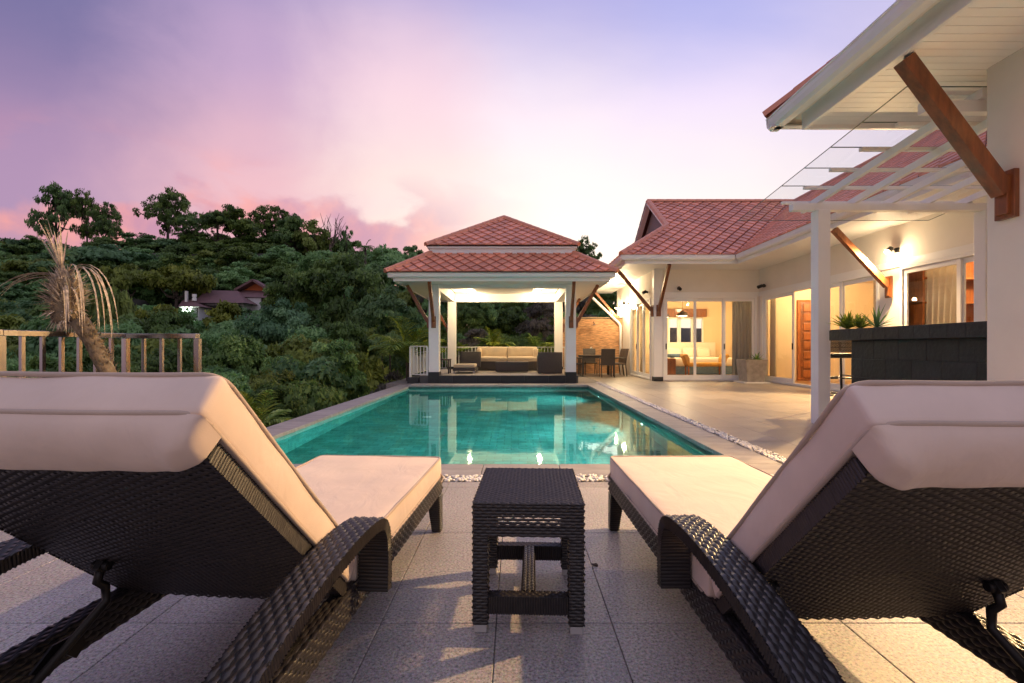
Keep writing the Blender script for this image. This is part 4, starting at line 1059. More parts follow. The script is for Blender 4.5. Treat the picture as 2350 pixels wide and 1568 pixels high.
def stool(label, x, y, rz):
    t = thing('bar_stool', label, 'stool', (x, y, 0), rz, group=None)
    for sx in (-1, 1):
        for sy in (-1, 1):
            top_z = 1.10 if sy > 0 else 0.88
            MB().tube([(sx*0.21, sy*0.20, 0), (sx*0.18, sy*0.17, 0.86)] + ([(sx*0.19, 0.21, 1.13)] if sy > 0 else []), 0.017, 8).build('leg', 'black_metal', t)
    V, F = rbox(0.22, 0.20, 0.035, 0.03); MB().add([(p[0], p[1], p[2]+0.88) for p in V], F).build('seat', 'black_metal', t, smooth=True)
    bk = MB(); n = 14
    Fb = lambda u, v: (Vector((-0.19+u, 0.20+0.03*math.sin(PI*u/0.38)+v*0.12, 0.93+v)), Vector((0,-1,0.1)).normalized())
    weave(bk, Fb, 0.38, 0.19, 0.02, 0.013, 0.003, 0.003); bk.build('woven_back', 'wicker_far', t)
    MB().tube([(-0.19,0.21,1.13),(0.0,0.25,1.14),(0.19,0.21,1.13)], 0.016, 8).build('top_rail', 'black_metal', t)
    for z in (0.30, 0.55):
        for sy in (-1, 1): MB().tube([(-0.2, sy*0.19, z), (0.2, sy*0.19, z)], 0.011, 8).build('stretcher', 'black_metal', t)
        for sx in (-1, 1): MB().tube([(sx*0.2, -0.19, z+0.03), (sx*0.2, 0.19, z+0.03)], 0.011, 8).build('stretcher', 'black_metal', t)
stool('black bar stool with woven back, half hidden behind the white pergola post', 4.80, 7.15, R(172))

# ================================================================== PAVILION FURNITURE
def F3(name, c, h, r, m, par, **k): return rb(name, c, h, r, m, par, **k)
PF = 0.215
t = thing('sofa', 'dark wicker sofa with two cream back cushions in the pavilion', 'sofa', (-0.27, 16.55, PF))
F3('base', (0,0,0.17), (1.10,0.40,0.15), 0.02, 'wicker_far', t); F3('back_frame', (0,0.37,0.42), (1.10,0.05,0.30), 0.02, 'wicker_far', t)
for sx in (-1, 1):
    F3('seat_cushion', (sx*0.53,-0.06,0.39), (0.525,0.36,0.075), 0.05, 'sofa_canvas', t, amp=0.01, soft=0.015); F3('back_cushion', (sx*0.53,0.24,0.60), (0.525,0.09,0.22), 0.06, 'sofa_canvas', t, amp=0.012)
    o = F3('side_cushion', (sx*0.98,0.0,0.57), (0.075,0.26,0.19), 0.06, 'sofa_canvas', t); o.rotation_euler.z = sx*R(10)
t = thing('armchair', 'dark wicker armchair with its back to the pool, right of the sofa', 'armchair', (1.06, 14.75, PF))
F3('back', (0,-0.36,0.33), (0.37,0.05,0.32), 0.02, 'wicker_far', t); F3('base', (0,0.02,0.15), (0.37,0.36,0.13), 0.02, 'wicker_far', t)
for sx in (-1, 1): F3('arm', (sx*0.32,0.02,0.40), (0.05,0.34,0.14), 0.02, 'wicker_far', t)
F3('seat_cushion', (0,0.04,0.34), (0.27,0.32,0.06), 0.04, 'sofa_canvas', t)
t = thing('coffee_table', 'low dark wicker coffee table in front of the sofa', 'table', (-0.10, 15.35, PF))
F3('body', (0,0,0.17), (0.52,0.30,0.14), 0.015, 'wicker_far', t); F3('top', (0,0,0.318), (0.53,0.31,0.012), 0.008, 'wicker_far', t)
for sx in (-1,1):
    for sy in (-1,1): MB().box(sx*0.46-0.03, sx*0.46+0.03, sy*0.24-0.03, sy*0.24+0.03, 0, 0.04).build('foot', 'foot_cap', t)
t = thing('pavilion_lounger', 'low dark lounger with raised back and tan pad beside the sofa', 'lounger', (-1.55, 15.0, PF))
F3('frame', (0,0,0.13), (0.34,0.62,0.05), 0.02, 'wicker_far', t); F3('seat_pad', (0,-0.14,0.225), (0.32,0.45,0.05), 0.03, 'sofa_canvas', t)
o = F3('backrest', (0,0,0.27), (0.34,0.025,0.27), 0.02, 'wicker_far', t); o.location = (0.10,0.36,0.16); o.rotation_euler.x = R(-24)
for sx in (-1,1):
    for sy in (-1,1): MB().box(sx*0.30-0.025, sx*0.30+0.025, sy*0.55-0.025, sy*0.55+0.025, 0, 0.09).build('leg', 'foot_cap', t)
t = thing('small_table', 'small dark side table left of the pavilion lounger', 'table', (-2.20, 14.55, PF))
MB().box(-0.22,0.22,-0.22,0.22,0.40,0.44).build('top', 'wicker_far', t)
for sx in (-1,1):
    for sy in (-1,1): MB().box(sx*0.19-0.02, sx*0.19+0.02, sy*0.19-0.02, sy*0.19+0.02, 0, 0.40).build('leg', 'wicker_far', t)

# ================================================================== DINING SET
t = thing('dining_table', 'dark dining table beside the shower wall', 'table', (2.90, 17.0, 0))
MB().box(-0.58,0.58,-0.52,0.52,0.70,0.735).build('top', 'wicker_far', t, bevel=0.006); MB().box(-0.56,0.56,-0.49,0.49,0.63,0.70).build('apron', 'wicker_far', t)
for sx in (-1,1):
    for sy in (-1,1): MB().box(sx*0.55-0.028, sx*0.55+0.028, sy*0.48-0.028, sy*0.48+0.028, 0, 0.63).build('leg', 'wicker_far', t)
def dining_chair(label, x, y, rz):
    t = thing('dining_chair', label, 'chair', (x, y, 0), rz, group='wicker dining chairs')
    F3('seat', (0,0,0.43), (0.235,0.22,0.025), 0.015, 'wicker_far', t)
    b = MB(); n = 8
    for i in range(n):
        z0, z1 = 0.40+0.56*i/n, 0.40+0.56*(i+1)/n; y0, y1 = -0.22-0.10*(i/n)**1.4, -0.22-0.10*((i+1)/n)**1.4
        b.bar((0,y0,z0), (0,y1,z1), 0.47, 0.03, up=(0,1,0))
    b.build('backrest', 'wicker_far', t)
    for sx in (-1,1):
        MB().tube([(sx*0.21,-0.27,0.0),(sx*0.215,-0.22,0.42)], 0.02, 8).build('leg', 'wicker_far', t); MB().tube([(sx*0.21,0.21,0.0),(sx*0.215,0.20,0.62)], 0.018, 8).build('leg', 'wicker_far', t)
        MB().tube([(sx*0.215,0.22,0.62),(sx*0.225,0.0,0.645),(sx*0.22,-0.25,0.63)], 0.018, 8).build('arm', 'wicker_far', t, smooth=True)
dining_chair('wicker dining chair with its tall back to the pool, nearest of the set', 3.12, 16.2, 0)
dining_chair('wicker dining chair seen from the side at the left of the table', 2.14, 16.75, R(-90))
dining_chair('wicker dining chair at the far side of the table, against the brick wall', 2.82, 17.78, R(180))
dining_chair('wicker dining chair at the right of the table, nearer the glass doors', 3.62, 16.72, R(90))
dining_chair('wicker dining chair at the right of the table, further back', 3.64, 17.35, R(95))

# ================================================================== SUN LOUNGERS
Y0 = 1.60
def lounger(label, cx_, rec, hinge_y, L, yaw):
    t = thing('sun_lounger', label, 'sun lounger', (cx_, Y0, 0), R(yaw), group='wicker sun loungers in front')
    A = R(rec); up_ = Vector((0, -math.cos(A), math.sin(A))); nf = Vector((0, math.sin(A), math.cos(A)))   # up the back, and out of its front
    hin = Vector((0, hinge_y - Y0, 0.30))
    # side rails with woven skin
    for sx in (-1, 1):
        rail = MB(); x0, x1 = sx*0.30, sx*0.345; a, c = 0.56-Y0, 2.66-Y0
        MBcore = MB().box(min(x0,x1), max(x0,x1), a, c, 0.205, 0.288); rl = MBcore.build('side_rail', 'wicker_core', t)
        wv = MB()
        weave(wv, plane_fn((x1 + sx*0.002, a if sx > 0 else c, 0.203), (0, sx, 0), (0,0,1)), c-a, 0.086, 0.020, 0.0145, 0.0034, 0.0045)
        weave(wv, plane_fn((x0 - sx*0.002, c if sx > 0 else a, 0.203), (0, -sx, 0), (0,0,1)), c-a, 0.086, 0.020, 0.0145, 0.0034, 0.0045)
        weave(wv, plane_fn((max(x0,x1)+0.003, a, 0.290), (0,1,0), (-1,0,0)), c-a, 0.051, 0.020, 0.0128, 0.0024, 0.0045)
        tag(wv.build('weave', 'wicker', rl, smooth=True), kind='stuff')
        leg = MB().bar((sx*0.318, 2.60-Y0, 0.207), (sx*0.33, 2.615-Y0, 0.0), 0.062, 0.062, up=(0,1,0), w2=0.036, h2=0.04).build('leg', 'wicker_core', t)
        wl = MB()
        for zz in range(17): 
            z = 0.198 - zz*0.0118; s_ = 0.033 - 0.0118*(zz/17); yc = 2.60-Y0 + 0.015*zz/17; xc = sx*(0.318+0.012*zz/17)
            wl.tube([(xc-s_,yc-s_,z),(xc+s_,yc-s_,z),(xc+s_,yc+s_,z),(xc-s_,yc+s_,z),(xc-s_,yc-s_,z)], 0.0062, 5, caps=False)
        tag(wl.build('weave', 'wicker', leg, smooth=True), kind='stuff')
    er = MB().box(-0.30, 0.30, 2.61-Y0, 2.655-Y0, 0.21, 0.288).build('cross_rail', 'wicker_core', t)
    MB().box(-0.30, 0.30, 0.57-Y0, 0.61-Y0, 0.207, 0.287).build('cross_rail', 'wicker_core', t); MB().box(-0.30, 0.30, 1.62-Y0, 1.66-Y0, 0.208, 0.261).build('cross_rail', 'wicker_core', t)
    wv = MB(); weave(wv, plane_fn((0.30, 2.658-Y0, 0.208), (-1,0,0), (0,0,1)), 0.6, 0.08, 0.024, 0.0135, 0.0028, 0.006); tag(wv.build('weave', 'wicker', er, smooth=True), kind='stuff')
    MB().box(-0.30, 0.30, 1.48-Y0, 2.61-Y0, 0.262, 0.284).build('seat_deck', 'wicker_core', t)
    # curved arms that sweep back into the rear legs
    path = [(1.485,0.262),(1.49,0.32),(1.488,0.40),(1.472,0.455),(1.44,0.490),(1.38,0.508),(1.28,0.515),(1.16,0.512),(1.04,0.500),(0.92,0.480),(0.80,0.450),(0.70,0.410),(0.62,0.345),(0.575,0.25),(0.56,0.12),(0.56,0.0)]
    pts = [Vector((0, y-Y0, z)) for y, z in path]
    fine = []
    for i in range(len(pts)-1):
        p0, p1, p2, p3 = pts[max(0,i-1)], pts[i], pts[i+1], pts[min(len(pts)-1,i+2)]
        for k in range(6):
            u = k/6; fine.append(0.5*((2*p1)+(-p0+p2)*u+(2*p0-5*p1+4*p2-p3)*u*u+(-p0+3*p1-3*p2+p3)*u**3))
    fine.append(pts[-1]); cum = [0.0]
    for i in range(1, len(fine)): cum.append(cum[-1] + (fine[i]-fine[i-1]).length)
    def at(s_):
        s_ = max(0.0, min(cum[-1]-1e-6, s_)); lo = 0
        import bisect
        lo = min(len(cum)-2, max(0, bisect.bisect_right(cum, s_)-1)); u = (s_-cum[lo])/(cum[lo+1]-cum[lo])
        p = fine[lo].lerp(fine[lo+1], u)
        d_ = (fine[min(len(fine)-1,lo+2)]-fine[max(0,lo-1)]).normalized(); n_ = Vector((0, d_.z, -d_.y))   # outward (up/front) normal
        return p, d_, n_
    TH = 0.032
    for sx in (-1, 1):
        xi, xo = sx*0.352, sx*0.441; n = 80; vs_ = []
        for i in range(n+1):
            p, d_, n_ = at(cum[-1]*i/n); q = p - n_*TH
            for (x, o_) in ((xi, p), (xo, p), (xo, q), (xi, q)): vs_.append((x, o_.y, o_.z))
        core = MB().add(vs_, [(i*4+k, i*4+(k+1)%4, i*4+4+(k+1)%4, i*4+4+k) for i in range(n) for k in range(4)] + [(0,1,2,3), (n*4+3,n*4+2,n*4+1,n*4)])
        arm = core.build('arm', 'wicker_core', t, recalc=True)
        wv = MB(); xl = min(xi, xo) - 0.002; wd = abs(xo-xi) + 0.004
        def Ft(u, v):
            p, d_, n_ = at(u); return Vector((xl+v, p.y, p.z)) + n_*0.0012, n_
        weave(wv, Ft, cum[-1], wd, 0.0190, 0.0132, 0.0024, 0.0038, seg=4)
        def Fb(u, v):
            p, d_, n_ = at(v); q = p - n_*(TH+0.001); return Vector((xl+u, q.y, q.z)), -n_
        weave(wv, Fb, wd, cum[-1], wd/2, 0.011, 0.0006, 0.005, seg=1, fill=0.9)
        for sg in (-1, 1):
            xs_ = (max(xi,xo)+0.001) if sg > 0 else (min(xi,xo)-0.001)
            def Fs(u, v, xs_=xs_, sg=sg):
                p, d_, n_ = at(v); q = p - n_*u; return Vector((xs_, q.y, q.z)), Vector((sg,0,0))
            weave(wv, Fs, TH, cum[-1], TH/2, 0.0088, 0.0004, 0.006, seg=1, fill=0.92)
        tag(wv.build('weave', 'wicker', arm, smooth=True), kind='stuff')
    # woven backrest
    bt = 0.034; b = MB(); Lf = L - 0.045
    cs = [hin + Vector((x,0,0)) + up_*v - nf*o_ for x, v, o_ in ((-0.335,0,0.004),(0.335,0,0.004),(0.335,Lf,0.004),(-0.335,Lf,0.004),(-0.335,0,bt-0.0012),(0.335,0,bt-0.0012),(0.335,Lf,bt-0.0012),(-0.335,Lf,bt-0.0012))]
    back = b.add(cs, [(0,1,2,3),(7,6,5,4),(0,4,5,1),(1,5,6,2),(2,6,7,3),(3,7,4,0)]).build('backrest', 'wicker_core', t, recalc=True)
    wv = MB()
    def Fk(u, v):
        bow = -0.035*(1-(2*u/0.67-1)**2)*max(0.0, 1 - v/0.30)
        return hin + Vector((0.335-u,0,0)) + up_*(v+bow) - nf*bt, -nf
    weave(wv, Fk, 0.67, Lf, 0.0165, 0.0088, 0.0026, 0.0040)
    for sx in (-1, 1):
        def Fe(u, v, sx=sx): return hin + Vector((sx*0.337,0,0)) + up_*v - nf*(bt*u/bt), Vector((sx,0,0))
        weave(wv, Fe, bt+0.003, L-0.05, bt/2, 0.0085, 0.0002, 0.0032, seg=1, fill=0.96)
    tag(wv.build('weave', 'wicker', back, smooth=True), kind='stuff')
    # bowed lower edge of the backrest
    lo_ = MB(); pts_ = [hin + Vector((x,0,0)) + up_*(-0.035*(1-(x/0.335)**2)) - nf*(bt*0.5) for x in [-0.335+0.67*i/16 for i in range(17)]]
    lo_.tube(pts_, 0.013, 8); lo_.build('lower_edge', 'wicker', back, smooth=True)
    # seat mattress with piping
    def piping(par, hx, hy, hz, r, M):
        for sz in (-1, 1):
            loop = []
            for k in range(33):
                a = 2*PI*k/32; cx2, cy2 = math.cos(a), math.sin(a)
                px = math.copysign(abs(cx2)**0.25, cx2); py = math.copysign(abs(cy2)**0.25, cy2); mm = 1.0
                loop.append(M @ Vector((hx*px*mm, hy*py*mm, sz*(hz-0.012))))
            # straight runs need points: resample the rounded rectangle
            rect = []
            rr_ = 0.035
            for (qx, qy, a0) in ((hx-rr_, hy-rr_, 0), (-hx+rr_, hy-rr_, 90), (-hx+rr_, -hy+rr_, 180), (hx-rr_, -hy+rr_, 270)):
                for k in range(5):
                    a = R(a0 + 90*k/4); rect.append((qx + rr_*math.cos(a), qy + rr_*math.sin(a)))
            dense = []
            for k in range(len(rect)):
                p, q = rect[k], rect[(k+1)%len(rect)]; n = max(1, int(math.hypot(q[0]-p[0], q[1]-p[1])/0.06))
                for i in range(n): dense.append((p[0]+(q[0]-p[0])*i/n, p[1]+(q[1]-p[1])*i/n))
            dense.append(dense[0])
            pl = [M @ Vector((x*(1-0.0016/hx), y*(1-0.0016/hy), sz*(hz-0.0016) + 0.003*noise.noise(Vector((x*5, y*5, cx_))))) for x, y in dense]
            MB().tube(pl, 0.0056, 6, caps=False).build('piping', 'canvas_piping', par, smooth=True)
    sy0 = hinge_y + 0.04; hx, hy, hz = 0.343, (2.66-sy0)/2, 0.052; c = Vector((0, (2.66+sy0)/2-Y0, 0.340))
    V, F = rbox(hx, hy, hz, 0.013, nx=20, ny=30, nz=2, amp=0.005, sc=6, seed=cx_, soft=0.006)
    seat = MB().add([Vector(p)+c for p in V], F).build('seat_mattress', 'canvas', t, smooth=True); piping(seat, hx, hy, hz, 0.02, Matrix.Translation(c))
    tie = MB()
    for sx in (-1, 1): tie.tube([c+Vector((sx*0.34,hy-0.03,-0.03)), c+Vector((sx*0.358,hy-0.025,-0.055)), c+Vector((sx*0.352,hy-0.06,-0.075)), c+Vector((sx*0.34,hy-0.05,-0.045))], 0.0045, 6)
    tie.build('tie', 'canvas_piping', seat, smooth=True)
    # back mattress with the hood pulled over the top of the frame
    hb = L/2 + 0.012; hz2 = 0.043
    M = Matrix(((1,0,0),(0,up_.y,nf.y),(0,up_.z,nf.z))).to_4x4(); M.translation = hin + up_*(L/2 + 0.022) + nf*(hz2+0.004)
    V, F = rbox(hx, hb, hz2, 0.013, nx=20, ny=22, nz=2, amp=0.005, sc=7, seed=cx_+3, soft=0.005)
    bm_ = MB().add([M @ Vector(p) for p in V], F).build('back_mattress', 'canvas', t, smooth=True); piping(bm_, hx, hb, hz2, 0.02, M)
    # hood: the back cover falls from the rear piping over the top of the wicker frame
    prof = [(0.034, 0.004), (0.031, -0.010), (0.020, -0.026), (-0.002, -0.039), (-0.022, -0.045), (-0.044, -0.047), (-0.062, -0.045), (-0.073, -0.041), (-0.074, -0.036), (-0.064, -0.034)]
    ns = 46; xs_ = [-hx + 2*hx*i/ns for i in range(ns+1)]; VV = []; FF = []
    for i, x in enumerate(xs_):
        e_ = max(0.0, abs(x) - (hx - 0.03))/0.03; cf = math.sqrt(max(0.0, 1 - e_*e_)); ed = max(0.0, abs(x) - (hx-0.11))/0.11
        for k, (v, n_) in enumerate(prof):
            f = k/(len(prof)-1); wr = (noise.noise(Vector((x*5+cx_*9, v*14, cx_))) * 0.013 + noise.noise(Vector((x*16 - v*34, v*18, 4+cx_)))*0.009) * math.sin(PI*min(1, f*1.05)) * cf
            fold = 0.010*math.exp(-((abs(x)-(hx-0.075)-0.25*(v+0.1))/0.014)**2) * (f > 0.15) * math.sin(PI*f)
            vv = v + (0.050*ed*ed*f if v < 0 else 0.0) - 0.010*(1-(x/hx)**2)*f + 0.004*noise.noise(Vector((x*6, cx_, 9.0)))*f
            nn = n_*cf + 0.002*(1-cf) - abs(wr)*0.8 - fold*cf
            VV.append(hin + Vector((x*1.014, 0, 0)) + up_*(L + vv) + nf*nn)
    m_ = len(prof)
    for i in range(ns):
        for k in range(m_-1): FF.append((i*m_+k, i*m_+k+1, (i+1)*m_+k+1, (i+1)*m_+k))
    ho = MB().add(VV, FF).build('hood', 'canvas', bm_, smooth=True, recalc=True)
    sb = ho.modifiers.new('smooth', 'SUBSURF'); sb.levels = 1; sb.render_levels = 1
    # iron prop rods with their catch plates
    for sx in (-1, 1):
        x = sx*(0.225 if sx*cx_ > 0 else 0.305); a = hin + up_*0.25 - nf*(bt+0.012) + Vector((x,0,0)); 
        p1 = a + Vector((0,-0.012,-0.035)); p2 = Vector((x, hinge_y-Y0-0.20, 0.34)); p3 = Vector((x, hinge_y-Y0-0.40, 0.235))
        o = MB().tube([a, p1, p1.lerp(p2,0.35)+Vector((0,0.014,0)), p2, p3], 0.0105, 10).build('prop_rod', 'iron_dark', t, smooth=True)
        MB().bar(a + nf*0.012, a - nf*0.016, 0.03, 0.02, up=(1,0,0)).tube([a + Vector((-0.022,0,0)), a + Vector((0.022,0,0))], 0.013, 10).build('hinge', 'iron_dark', o, bevel=0.004)
        b = MB(); k0 = p3 + Vector((sx*0.014, 0.12, 0.03))
        b.prism([k0+Vector((0,-0.09,0.0)), k0+Vector((0,-0.04,0.035)), k0+Vector((0,0.03,0.03)), k0+Vector((0,0.04,-0.01)), k0+Vector((0,0.015,-0.03)), k0+Vector((0,-0.01,-0.005)), k0+Vector((0,-0.05,-0.03))], (sx*0.006,0,0))
        b.build('catch_plate', 'iron_dark', o, recalc=True)
    return t
lounger('wicker sun lounger with cream cushion on the left of the side table', -0.815, 43.5, 1.42, 0.82, -3.5)
lounger('wicker sun lounger with cream cushion on the right of the side table', 0.885, 45.0, 1.31, 0.785, 0.8)

# ================================================================== WICKER SIDE TABLE
t = thing('side_table', 'square dark wicker side table between the two loungers', 'table', (0.055, 1.895, 0), R(-2.2))
hx, hy, HT = 0.192, 0.238, 0.458
core = MB().box(-hx, hx, -hy, hy, 0.452, 0.456).build('top', 'wicker_core', t)
wv = MB(); weave(wv, plane_fn((-hx-0.003, -hy-0.003, 0.4572), (1,0,0), (0,1,0)), 2*hx+0.006, 2*hy+0.006, 0.0150, 0.0108, 0.0024, 0.0040); tag(wv.build('weave', 'wicker', core, smooth=True), kind='stuff')
for (o_, u_, Lw, hh_) in (((-hx-0.002,-hy-0.002,0.338),(1,0,0),2*hx+0.004,hy),((hx+0.002,hy+0.002,0.338),(-1,0,0),2*hx+0.004,hy),((hx+0.002,-hy-0.002,0.338),(0,1,0),2*hy+0.004,hx),((-hx-0.002,hy+0.002,0.338),(0,-1,0),2*hy+0.004,hx)):
    U = Vector(u_); N = U.cross(Vector((0,0,1))); O = Vector(o_)
    ap = MB()                                  # apron backing leaves a slot behind the open weave
    for (za, zb) in ((0.340, 0.372), (0.415, 0.452)): ap.bar(O + U*0.004 - N*0.0058 + Vector((0,0,(za+zb)/2-0.338)), O + U*(Lw-0.004) - N*0.0058 + Vector((0,0,(za+zb)/2-0.338)), 0.006, zb-za)
    apo = ap.build('apron', 'wicker_core', t)
    wv = MB(); weave(wv, plane_fn(o_, u_, (0,0,1)), Lw, 0.122, 0.0180, 0.0112, 0.0030, 0.004, fill=0.9); tag(wv.build('weave', 'wicker', apo, smooth=True), kind='stuff')
for sx in (-1, 1):
    for sy in (-1, 1):
        x0, x1 = sorted((sx*hx, sx*(hx-0.048))); y0, y1 = sorted((sy*hy, sy*(hy-0.048)))
        lg = MB().box(x0+0.001, x1-0.001, y0+0.001, y1-0.001, 0.028, 0.45).build('leg', 'wicker_core', t)
        wv = MB()
        for (o_, u_) in (((x0-0.002,y0-0.002,0.030),(1,0,0)),((x1+0.002,y1+0.002,0.030),(-1,0,0)),((x1+0.002,y0-0.002,0.030),(0,1,0)),((x0-0.002,y1+0.002,0.030),(0,-1,0))):
            weave(wv, plane_fn(o_, u_, (0,0,1)), 0.052, 0.31, 0.0173, 0.0112, 0.0028, 0.0045)
        tag(wv.build('weave', 'wicker', lg, smooth=True), kind='stuff')
        MB().box(x0+0.002, x1-0.002, y0+0.002, y1-0.002, 0.0, 0.028).build('foot', 'foot_cap', lg, bevel=0.003)
for (x0,x1,y0,y1) in ((-hx+0.05, hx-0.05, -hy+0.004, -hy+0.044), (-hx+0.05, hx-0.05, hy-0.044, hy-0.004), (-0.021, 0.021, -hy+0.046, hy-0.046)):
    st = MB().box(x0, x1, y0, y1, 0.068, 0.126).build('stretcher', 'wicker_core', t); wv = MB()
    L_ = max(x1-x0, y1-y0)
    if x1-x0 > y1-y0:
        weave(wv, plane_fn((x0,y0-0.001,0.129),(1,0,0),(0,1,0)), L_, 0.042, 0.012, 0.014, 0.002, 0.005)
        Fs = [((x0,y0-0.002,0.066),(0,0,1),(-1,0,0)),]
        weave(wv, lambda u, v: (Vector((x0+v, y0-0.002, 0.066+u)), Vector((0,-1,0))), 0.062, L_, 0.031, 0.0088, 0.0006, 0.006, seg=1)
        weave(wv, lambda u, v: (Vector((x0+v, y1+0.002, 0.066+u)), Vector((0,1,0))), 0.062, L_, 0.031, 0.0088, 0.0006, 0.006, seg=1)
    else:
        weave(wv, plane_fn((x1+0.001,y0,0.129),(0,1,0),(-1,0,0)), L_, 0.044, 0.011, 0.0145, 0.002, 0.005)
        for sg, xx in ((-1, x0-0.002), (1, x1+0.002)): weave(wv, lambda u, v, xx=xx, sg=sg: (Vector((xx, y0+v, 0.066+u)), Vector((sg,0,0))), 0.062, L_, 0.031, 0.0088, 0.0006, 0.006, seg=1)
    tag(wv.build('weave', 'wicker', st, smooth=True), kind='stuff')
tag(rb('dry_leaf', (0.365, 2.175, 0.006), (0.013, 0.008, 0.005), 0.004, 'bark', amp=0.006, sc=60), 'tiny dark dry leaf on the paving right of the side table', 'leaf')

# ================================================================== PLANTS AND PLANTER
def blade(mb, base, d_, L, wd, droop, n=5, up=Vector((0,0,1)), fold=0.25):
    """one long pointed leaf with a folded midrib"""
    d_ = Vector(d_).normalized(); sd_ = d_.cross(up)
    if sd_.length < 1e-3: sd_ = Vector((1,0,0))
    sd_.normalize(); p = Vector(base); vs_ = []; dd = d_.copy()
    for i in range(n+1):
        f = i/n; wf = wd*math.sin(PI*min(1, 0.12+0.88*f))**0.7*(1-f*0.25) if i < n else wd*0.04; u_ = sd_.cross(dd)
        vs_ += [p - sd_*wf/2 + u_*wf*fold, p, p + sd_*wf/2 + u_*wf*fold]
        p = p + dd*(L/n); dd = (dd + Vector((0,0,-droop/n))).normalized()
    mb.add(vs_, [(i*3+k, i*3+k+1, i*3+k+4, i*3+k+3) for i in range(n) for k in range(2)])
def rosette(n, L, wd, rr_, tilt=(0.25, 1.2), droop=0.5, base=(0,0,0)):
    mb = MB()
    for i in range(n):
        a = i*2.39996 + rr_.uniform(-0.2, 0.2); k = tilt[0] + (tilt[1]-tilt[0])*(1 - i/n)
        blade(mb, Vector(base) + Vector((rr_.uniform(-0.01,0.01), rr_.uniform(-0.01,0.01), 0)), (math.cos(a)*math.sin(k), math.sin(a)*math.sin(k), math.cos(k)), L*rr_.uniform(0.7, 1.1), wd, droop*rr_.uniform(0.5, 1.3))
    return mb
def set_tint(o, seed):
    r_ = np.random.default_rng(seed); me = o.data; at = me.attributes.new('tint', 'FLOAT', 'POINT'); n = len(me.vertices)
    at.data.foreach_set('value', np.repeat(r_.uniform(0.15, 1.0, n//18+1), 18)[:n].astype(np.float32)); return o
rr = random.Random(11)
t = thing('planter', 'square tapering concrete planter beside the bedroom doors', 'planter', (6.78, 13.62, 0))
b = MB(); a0, a1, hz_ = 0.24, 0.31, 0.66
b.add([(sx*a0,sy*a0,0.03) for sx,sy in ((-1,-1),(1,-1),(1,1),(-1,1))] + [(sx*a1,sy*a1,hz_) for sx,sy in ((-1,-1),(1,-1),(1,1),(-1,1))] + [(sx*(a1-0.035),sy*(a1-0.035),hz_) for sx,sy in ((-1,-1),(1,-1),(1,1),(-1,1))] + [(sx*(a1-0.04),sy*(a1-0.04),hz_-0.05) for sx,sy in ((-1,-1),(1,-1),(1,1),(-1,1))],
      [(3,2,1,0),(0,1,5,4),(1,2,6,5),(2,3,7,6),(3,0,4,7),(4,5,9,8),(5,6,10,9),(6,7,11,10),(7,4,8,11),(8,9,13,12),(9,10,14,13),(10,11,15,14),(11,8,12,15)])
b.build('pot', 'concrete_pot', t, bevel=0.008)
MB().box(-0.27,0.27,-0.27,0.27,0.58,0.615).build('soil', 'bark', t); MB().box(-0.36,0.36,-0.36,0.36,0.0,0.03).build('plinth', 'white_paint', t)
o = rosette(22, 0.30, 0.05, rr).build('agave', 'leaf_mid'); o.location = (6.90, 13.55, 0.60); set_tint(o, 1); tag(o, 'spiky green agave at the right of the concrete planter', 'plant', 'plants in the concrete planter')
for k, (x, y, wh) in enumerate(((6.58, 13.50, 'leftmost'), (6.68, 13.45, 'second from the left'), (6.76, 13.42, 'just left of the agave'))):
    o = rosette(14, 0.075, 0.035, rr, droop=0.1).build('succulent', 'leaf_grey'); o.location = (x, y, 0.625); set_tint(o, 5+k); tag(o, 'small brownish succulent rosette on the planter rim, ' + wh, 'plant', 'plants in the concrete planter')
# plants on the bar
o = rosette(54, 0.23, 0.034, rr, (0.2, 1.1), 0.35).build('leafy_plant', 'leaf_palm'); o.location = (4.10, 5.86, 1.225); set_tint(o, 21); tag(o, 'bright yellow-green leafy plant on the bar, left one', 'plant')
o = rosette(46, 0.20, 0.034, rr, (0.2, 1.2), 0.35).build('leafy_plant', 'leaf_palm'); o.location = (4.13, 5.68, 1.225); set_tint(o, 22); tag(o, 'bright green leafy plant on the bar, middle one', 'plant')
o = rosette(16, 0.30, 0.03, rr, (0.1, 1.25), 0.25).build('agave', 'leaf_blue'); o.location = (4.20, 5.52, 1.225); set_tint(o, 23); tag(o, 'dark spiky agave on the bar, right of the bright plants', 'plant')

def palm_frond(mb, base, d_, L, droop, nl, ll, wd, rr_):
    p = Vector(base); dd = Vector(d_).normalized(); n = nl; pts = [p.copy()]; dirs = [dd.copy()]
    for i in range(n):
        p = p + dd*(L/n); dd = (dd + Vector((0,0,-droop/n*(0.4+1.2*i/n)))).normalized(); pts.append(p.copy()); dirs.append(dd.copy())
    mb.tube(pts, [0.012*(1-0.85*i/n)*max(0.6, L) for i in range(n+1)], 4, caps=False)
    for i in range(2, n+1):
        f = i/n; s_ = dirs[i].cross(Vector((0,0,1))); s_ = s_.normalized() if s_.length > 1e-3 else Vector((1,0,0))
        l = ll*math.sin(PI*min(1, 0.18+0.8*f))**0.6
        for sg in (-1, 1): blade(mb, pts[i], (s_*sg*0.9 + dirs[i]*0.75 + Vector((0,0,0.25-0.5*rr_.random()*0.5))), l*rr_.uniform(0.85,1.1), wd, 0.9, 3)
